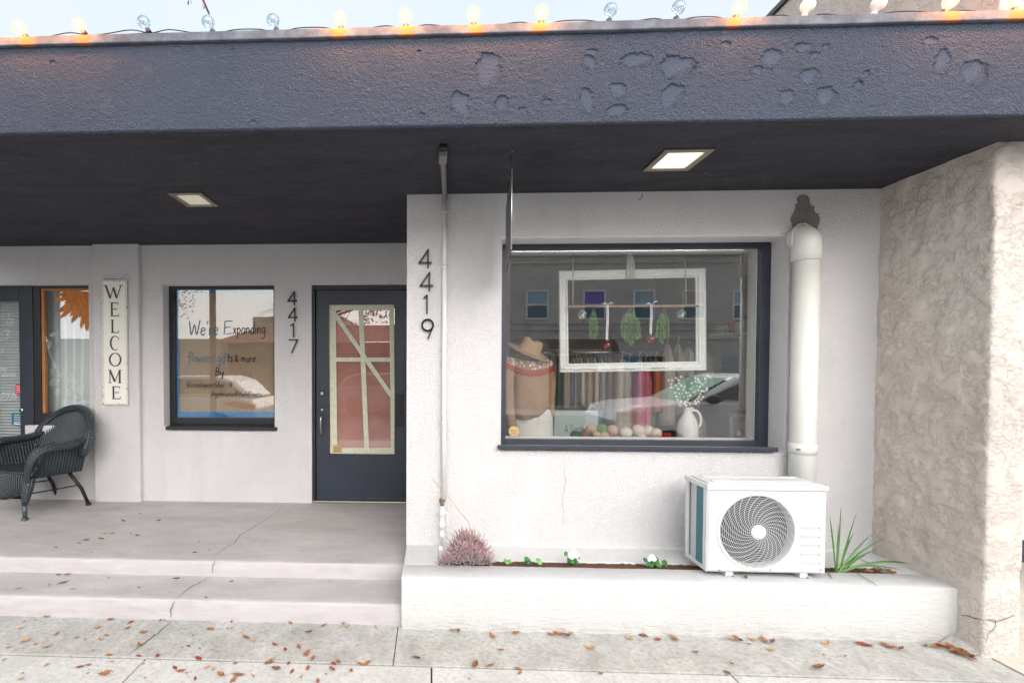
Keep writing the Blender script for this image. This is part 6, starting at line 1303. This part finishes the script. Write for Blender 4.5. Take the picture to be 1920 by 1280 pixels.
# ================================================================== ACROSS THE STREET (seen mirrored in the panes)
def mw(px, py, Yv=20.32): return mir(px, py, Yv, YG)
FY = 2 * YG - 20.32
op = thing('apartment_building', 'two storey grey stucco building across the street with a row of sash windows', 'building', (8, FY, 0))
cL, cR = mw(957, 480), mw(1560, 480); tz = mw(1200, 471.5).z
bm = B(); box(bm, cL.x, cR.x, FY - 8, FY, 0, tz); obj('wall', bm, 'opposite_stucco', op)
for py, h_ in ((471.5, .16), (491, .05), (603, .08), (616, .06), (631, .10)):
    z = mw(1200, py).z; bm = B(); box(bm, cL.x - .02, cR.x, FY, FY + (.12 if h_ > .1 else .07), z - h_, z); obj('cornice', bm, 'opposite_stucco', op)
for x0, x1, mt in ((986, 1028, 'shade_blue'), (1093, 1135, 'shade_violet'), (1187, 1227, 'shade_blue'), (1279, 1322, 'tan_render'), (1373, 1410, 'shade_blue'), (1455, 1495, 'shade_blue')):
    a, b = mw(x0, 544), mw(x1, 599); bm = B(); ringframe(bm, a.x, b.x, b.z, a.z, (.06,) * 4, FY - .05, FY + .05); box(bm, a.x + .06, b.x - .06, FY - .02, FY + .04, (a.z + b.z) / 2 - .03, (a.z + b.z) / 2 + .03); wn = obj('window', bm, 'frame_white', op)
    bm = B(); box(bm, a.x + .06, b.x - .06, FY + .005, FY + .012, (a.z + b.z) / 2 + .03, a.z - .06); obj('shade', bm, mt, wn)
    bm = B(); box(bm, a.x + .06, b.x - .06, FY + .005, FY + .012, b.z + .06, (a.z + b.z) / 2 - .03); obj('pane', bm, 'shade_dark', wn)
bm = B(); a, b = mw(1018, 636), mw(1142, 664); rows = []
for k in range(9):
    q = k / 8 * math.pi / 2; rows.append([Vector((x, FY + .12 + 1.0 * math.sin(q), a.z - (a.z - b.z) * (1 - math.cos(q)))) for x in (a.x, (a.x * 3 + b.x) / 4, (a.x + b.x) / 2, b.x)])
loft(bm, rows, False, False); obj('awning', bm, 'brown_wall', op)
for x0, x1, y0_, y1_, m_ in ((1030, 1120, 668, 760, 'dark_opening'), (1170, 1200, 668, 790, 'cloth_10'), (1205, 1245, 668, 790, 'dark_opening'), (1355, 1415, 662, 712, 'cloth_8'), (1270, 1330, 660, 740, 'room_wall'), (1440, 1500, 662, 790, 'cloth_8')):
    a, b = mw(x0, y0_), mw(x1, y1_); b.z = max(b.z, .1); bm = B(); box(bm, a.x, b.x, FY + .005, FY + .03, b.z, a.z); obj('shop_window', bm, m_, op)
def mv(px, py, Yv=22.96): return mir(px, py, Yv, YG2)
F2 = 2 * YG2 - 22.96
tb_ = thing('tile_roof_house', 'tan shop across the street with a red tiled roof', 'building', (-6, F2, 0))
a, b = mv(428, 642), mv(775, 642); bm = B(); box(bm, a.x, b.x, F2 - 6, F2, 0, a.z); obj('wall', bm, 'brown_wall', tb_)
tp_ = mv(452, 602).z
bm = B(); P = [(a.x - .5, F2 + .6, a.z), (b.x + .3, F2 + .6, a.z), (b.x - .6, F2 - 2.5, tp_), (a.x + .9, F2 - 2.5, tp_)]; bm.faces.new([bm.verts.new(p) for p in P]); bm.faces.new([bm.verts.new(p) for p in (P[0], P[3], (a.x + .9, F2 - 6, tp_), (a.x - .5, F2 - 6.5, a.z))]); obj('roof', bm, 'roof_tiles', tb_)
for x0, x1 in ((450, 500), (640, 690), (700, 730)):
    p, q = mv(x0, 655), mv(x1, 735); bm = B(); box(bm, p.x, q.x, F2, F2 + .03, max(.3, q.z), p.z); obj('shop_window', bm, 'dark_opening', tb_)
tn = thing('flat_roof_shop', 'plain tan flat roofed shop across the street', 'building', (-12, F2 - 1, 0))
a, b = mv(290, 634), mv(424, 634); bm = B(); box(bm, a.x - 6, b.x, F2 - 7, F2 - .5, 0, mv(330, 634).z); obj('wall', bm, 'tan_render', tn)
a, b = mv(372, 596), mv(424, 596); bm = B(); box(bm, a.x, b.x + 4, F2 - 14, F2 - 7.1, 0, mv(380, 594, 30).z); obj('rear_wall', bm, 'tan_render', tn)
bm = B(); box(bm, mv(428, 690).x - .25, mv(428, 690).x - .1, F2 + .62, F2 + .74, 0, mv(428, 640).z); obj('post', bm, 'tan_render', tn)
# car : side profile lofted across its width
def car(name, label, xf, d, y0, z0, paint, prof_b, prof_g, Wd=1.8, shade=None):
    """xf = nose x, d = direction nose->tail"""
    t = thing(name, label, 'car', (xf + d * 2.3, y0 + Wd / 2, z0)); 
    X = lambda u: xf + d * u
    def across(prof, insets, name_, m_, par):
        bm = B(); rows = []
        for yy, ins, dz_ in insets:
            cxm = sum(p[0] for p in prof) / len(prof); czm = sum(p[1] for p in prof) / len(prof)
            rows.append([Vector((X(cxm + (p[0] - cxm) * (1 - ins)), y0 + yy, z0 + czm + (p[1] - czm) * (1 - dz_))) for p in prof])
        loft(bm, rows, True, True, False); return obj(name_, bm, m_, par, bevel=.03, bseg=3, ang=30)
    body = across(prof_b, [(0, .03, .10), (.06, .008, .02), (.2, 0, 0), (Wd - .2, 0, 0), (Wd - .06, .008, .02), (Wd, .03, .10)], 'body', paint, t)
    across(prof_g, [(.10, .10, .02), (.22, .02, 0), (Wd - .22, .02, 0), (Wd - .10, .10, .02)], 'cabin', paint, t)
    for yy in (y0 + .09, y0 + Wd - .09):
        bm = B(); c_ = [(p[0], p[1]) for p in prof_g]; zb_, zt3 = min(p[1] for p in c_), max(p[1] for p in c_); pts = []
        cxm = sum(p[0] for p in c_) / len(c_); czm = (zb_ + zt3) / 2
        for p in c_: pts.append((X(cxm + (p[0] - cxm) * .86), z0 + czm + (p[1] - czm) * .72))
        prism(bm, pts, yy - .012, yy + .012); obj('side_window', bm, 'car_glass', t)
    for ux in (.85, 3.6):
        for yy in (y0 + .08, y0 + Wd - .08):
            bm = B(); lathe(bm, [(.2, -.1), (.32, -.1), (.34, -.05), (.34, .05), (.32, .1), (.2, .1)], 28, (X(ux), yy, z0 + .34), 'Y'); wh = obj('wheel', bm, 'tyre', t)
            bm = B(); lathe(bm, [(.2, -.09), (.2, .09)], 20, (X(ux), yy, z0 + .34), 'Y'); obj('rim', bm, 'galvanised', wh)
    return t, X
hood = [(.0, .45), (.0, .80), (.10, .98), (.45, 1.06), (1.25, 1.12), (4.3, 1.15), (4.55, 1.0), (4.6, .45), (4.4, .25), (.2, .25)]
cab = [(1.15, 1.08), (1.95, 1.52), (2.2, 1.57), (3.8, 1.56), (4.25, 1.35), (4.45, 1.1)]
xn = mir(1155, 760, 2 * YG + 1.1, YG).x
zr = -.15
suv, X = car('parked_suv', 'white sport utility car parked at the near kerb, mirrored in the display window', xn, 1, -2.9, zr, 'car_paint', hood, cab)
bm = B(); P = [(1.22, 1.10, .18), (1.93, 1.49, .26), (1.93, 1.49, 1.54), (1.22, 1.10, 1.62)]
bm.faces.new([bm.verts.new((X(u) - .03, -2.9 + v_, zr + z + .02)) for u, z, v_ in P]); obj('windscreen', bm, 'green_shade', suv)
bm = B(); ball(bm, (X(1.5), -1.02, zr + 1.17), .11, 12, .7); obj('mirror', bm, 'dark_opening', suv)
bm = B(); box(bm, X(.02), X(.5), -1.12, -1.095, zr + .78, zr + .95); obj('headlight', bm, 'galvanised', suv)
bm = B(); tube(bm, [(X(2.2), -1.3, zr + 1.6), (X(2.4), -1.3, zr + 1.64), (X(3.8), -1.3, zr + 1.63), (X(4), -1.3, zr + 1.58)], .02, 6); obj('roof_rack', bm, 'matte_black', suv)
xt = mir(482, 750, 2 * YG2 + 1.1, YG2).x
hb = [(.0, .35), (.0, .75), (.12, .95), (.5, 1.02), (3.4, 1.0), (4.2, .85), (4.4, .6), (4.4, .3), (.2, .25)]
hg = [(.15, 1.0), (.55, 1.36), (.9, 1.46), (2.2, 1.46), (3.2, 1.02)]
hc_, X = car('parked_hatchback', 'white hatchback parked at the near kerb, mirrored in the papered window', xt, -1, -2.9, zr, 'car_paint', hb, hg)
bm = B(); prism(bm, [(X(.02), zr + .84), (X(.5), zr + .92), (X(.75), zr + .88), (X(.55), zr + .80), (X(.1), zr + .74)], -1.14, -1.06); obj('taillight', bm, 'car_red_lens', hc_)
bm = B(); box(bm, X(.0) - .0, X(.0) + .02, -2.3, -1.7, zr + .5, zr + .65); obj('number_plate', bm, 'inner_white', hc_)
gc, X = car('parked_car', 'grey car parked by the far kerb in front of the tiled roof shop', mir(600, 740, 16, YG2).x, 1, -9.4, zr, 'grey_car', hb, hg)
# street pole, cables, trees
px_ = mir(399, 640, 10.7, YG2); bm = B(); tube(bm, [(px_.x, -.54, -.02), (px_.x, -.54, 7)], .065, 12); lathe(bm, [(.12, 0), (.12, .1), (.07, .2)], 12, (px_.x, -.54, 0)); obj('street_pole', bm, 'brown_wall', center=True, label='plain brown street pole at the near kerb, mirrored in the papered window', cat='pole')
for k in range(3):
    bm = B(); pts = [(-30 + 60 * i / 30, -8.9 - .15 * k, 5.2 + .3 * k + .9 * ((i - 15) / 15) ** 2) for i in range(31)]; tube(bm, pts, .02, 5); obj('power_cable', bm, 'matte_black', label='black overhead cable across the street, %s' % ('lowest of three', 'middle of three', 'highest of three')[k], cat='cable', group='overhead cables')
def tree(name, label, base, H, crown, n, lm, leafsz, seed):
    r_ = random.Random(seed); t = thing(name, label, 'tree', base); bm = B(); base = Vector(base); top = base + Vector((0, 0, H))
    tube(bm, smoothline([tuple(base), tuple(base + Vector((.05, .03, H * .35))), tuple(base + Vector((-.03, 0, H * .7))), tuple(top)], 3), [.14 - .01 * i for i in range(10)], 10)
    obj('trunk', bm, 'bark', t); bm = B(); lf = B()
    for c_, r in crown:
        c_ = Vector(c_); q = base + Vector((0, 0, H * r_.uniform(.55, .9))); m_ = q.lerp(c_, .5) + Vector((0, 0, .1)); tube(bm, smoothline([tuple(q), tuple(m_), tuple(c_)], 4), [.045 - .004 * i for i in range(9)], 6)
        for k in range(8): d_ = Vector((r_.gauss(0, 1), r_.gauss(0, 1), r_.gauss(0, .8))).normalized() * r; tube(bm, [c_, c_ + d_ * .5 + Vector((0, 0, .06)), c_ + d_], [.01, .007, .003], 4)
        for k in range(n):
            d_ = Vector((r_.gauss(0, 1), r_.gauss(0, 1), r_.gauss(0, .8))).normalized() * r * r_.random() ** .4; p = c_ + d_
            if noise.noise(p * 2.5) < -.08: continue
            u_ = Vector((r_.gauss(0, 1), r_.gauss(0, 1), r_.gauss(0, 1))).normalized() * leafsz; v_ = u_.orthogonal().normalized() * leafsz * .4
            lf.faces.new([lf.verts.new(z) for z in (p - u_, p + v_, p + u_, p - v_)])
    obj('limbs', bm, 'bark', t); obj('crown', lf, lm, t)
tree('street_tree', 'street tree with reddish leaves at the near kerb whose twig tip shows above the roof', (-2.55, -.35, 0), 3.4, [((-1.5, -.45, 2.75), .45), ((-.95, -.45, 2.8), .45), ((-1.2, -.5, 3.4), .6), ((-2.3, -.5, 4.2), .8), ((-3.2, -.2, 4.5), .8), ((-1.4, .5, 4.3), .7), ((-2.3, -1.3, 4.6), .9), ((-.6, -.6, 4.2), .7)], 420, 'autumn_leaf', .045, 4)
tree('street_tree', 'bare reddish tree across the street left of the tiled roof shop', (-11.2, -11, 0), 3.2, [((-11.5, -11, 4), 1.1), ((-10.4, -10.6, 4.4), 1.1), ((-12.6, -11.2, 4.3), 1.2), ((-11.3, -11.5, 5.4), 1.2)], 380, 'autumn_leaf', .07, 9)
pt = mv(512, 575, 19)
pm = thing('palm_tree', 'palm tree standing across the street beside the tiled roof', 'tree', (pt.x + .6, pt.y, 0)); bm = B(); tube(bm, [(pt.x + .6, pt.y, 0), (pt.x + .7, pt.y, 2), (pt.x + .6, pt.y, pt.z - .2)], [.2, .16, .14], 12); obj('trunk', bm, 'bark', pm)
bm = B()
for k in range(26):
    a = k * 2.4; el = pr_.uniform(-.1, 1.2); d_ = Vector((math.cos(a) * math.cos(el), math.sin(a) * math.cos(el), math.sin(el))); p = Vector((pt.x + .6, pt.y, pt.z - .2))
    for i in range(16):
        q = p + d_ * .09 * (i + 1) + Vector((0, 0, -.0035 * i * i)); s1 = d_.cross(Vector((0, 0, 1))).normalized()
        for s2 in (-1, 1): blade(bm, q, d_ * .6 + s1 * s2 + Vector((0, 0, -.3)), None, .3 * (1 - i / 22), .03, .4, 2, .1)
obj('crown', bm, 'tree_leaf', pm)
# the tip of a twig hanging into the top of the view, from the near tree
tr = bpy.data.objects['street_tree']; a = at(368, -30, 2.0); bm = B(); st = Vector((-1.4, .5, 4.3))
tube(bm, smoothline([tuple(st), tuple(st.lerp(a, .5) + Vector((0, 0, .15))), tuple(a), tuple(at(382, 2, 2.0))], 4), [.02, .018, .016, .014, .012, .01, .008, .006, .005, .004, .003, .002, .0015], 5)
tube(bm, [a, at(356, -8, 2.0), at(353, 4, 2.0)], .0016, 4)
obj('twig', bm, 'bark', tr)
bm = B()
for x, y, L in ((383, 3, .028), (380, 8, .02), (384, 12, .014), (353, 4, .014), (358, 2, .012)):
    blade(bm, at(x, y, 2.0), Vector((pr_.uniform(-.3, .3), 0, -1)), None, L, .008, 0, 3, .2)
obj('twig_leaves', bm, 'leaf_red', tr)
for m_ in list(bpy.data.materials):
    if m_.users == 0: bpy.data.materials.remove(m_)
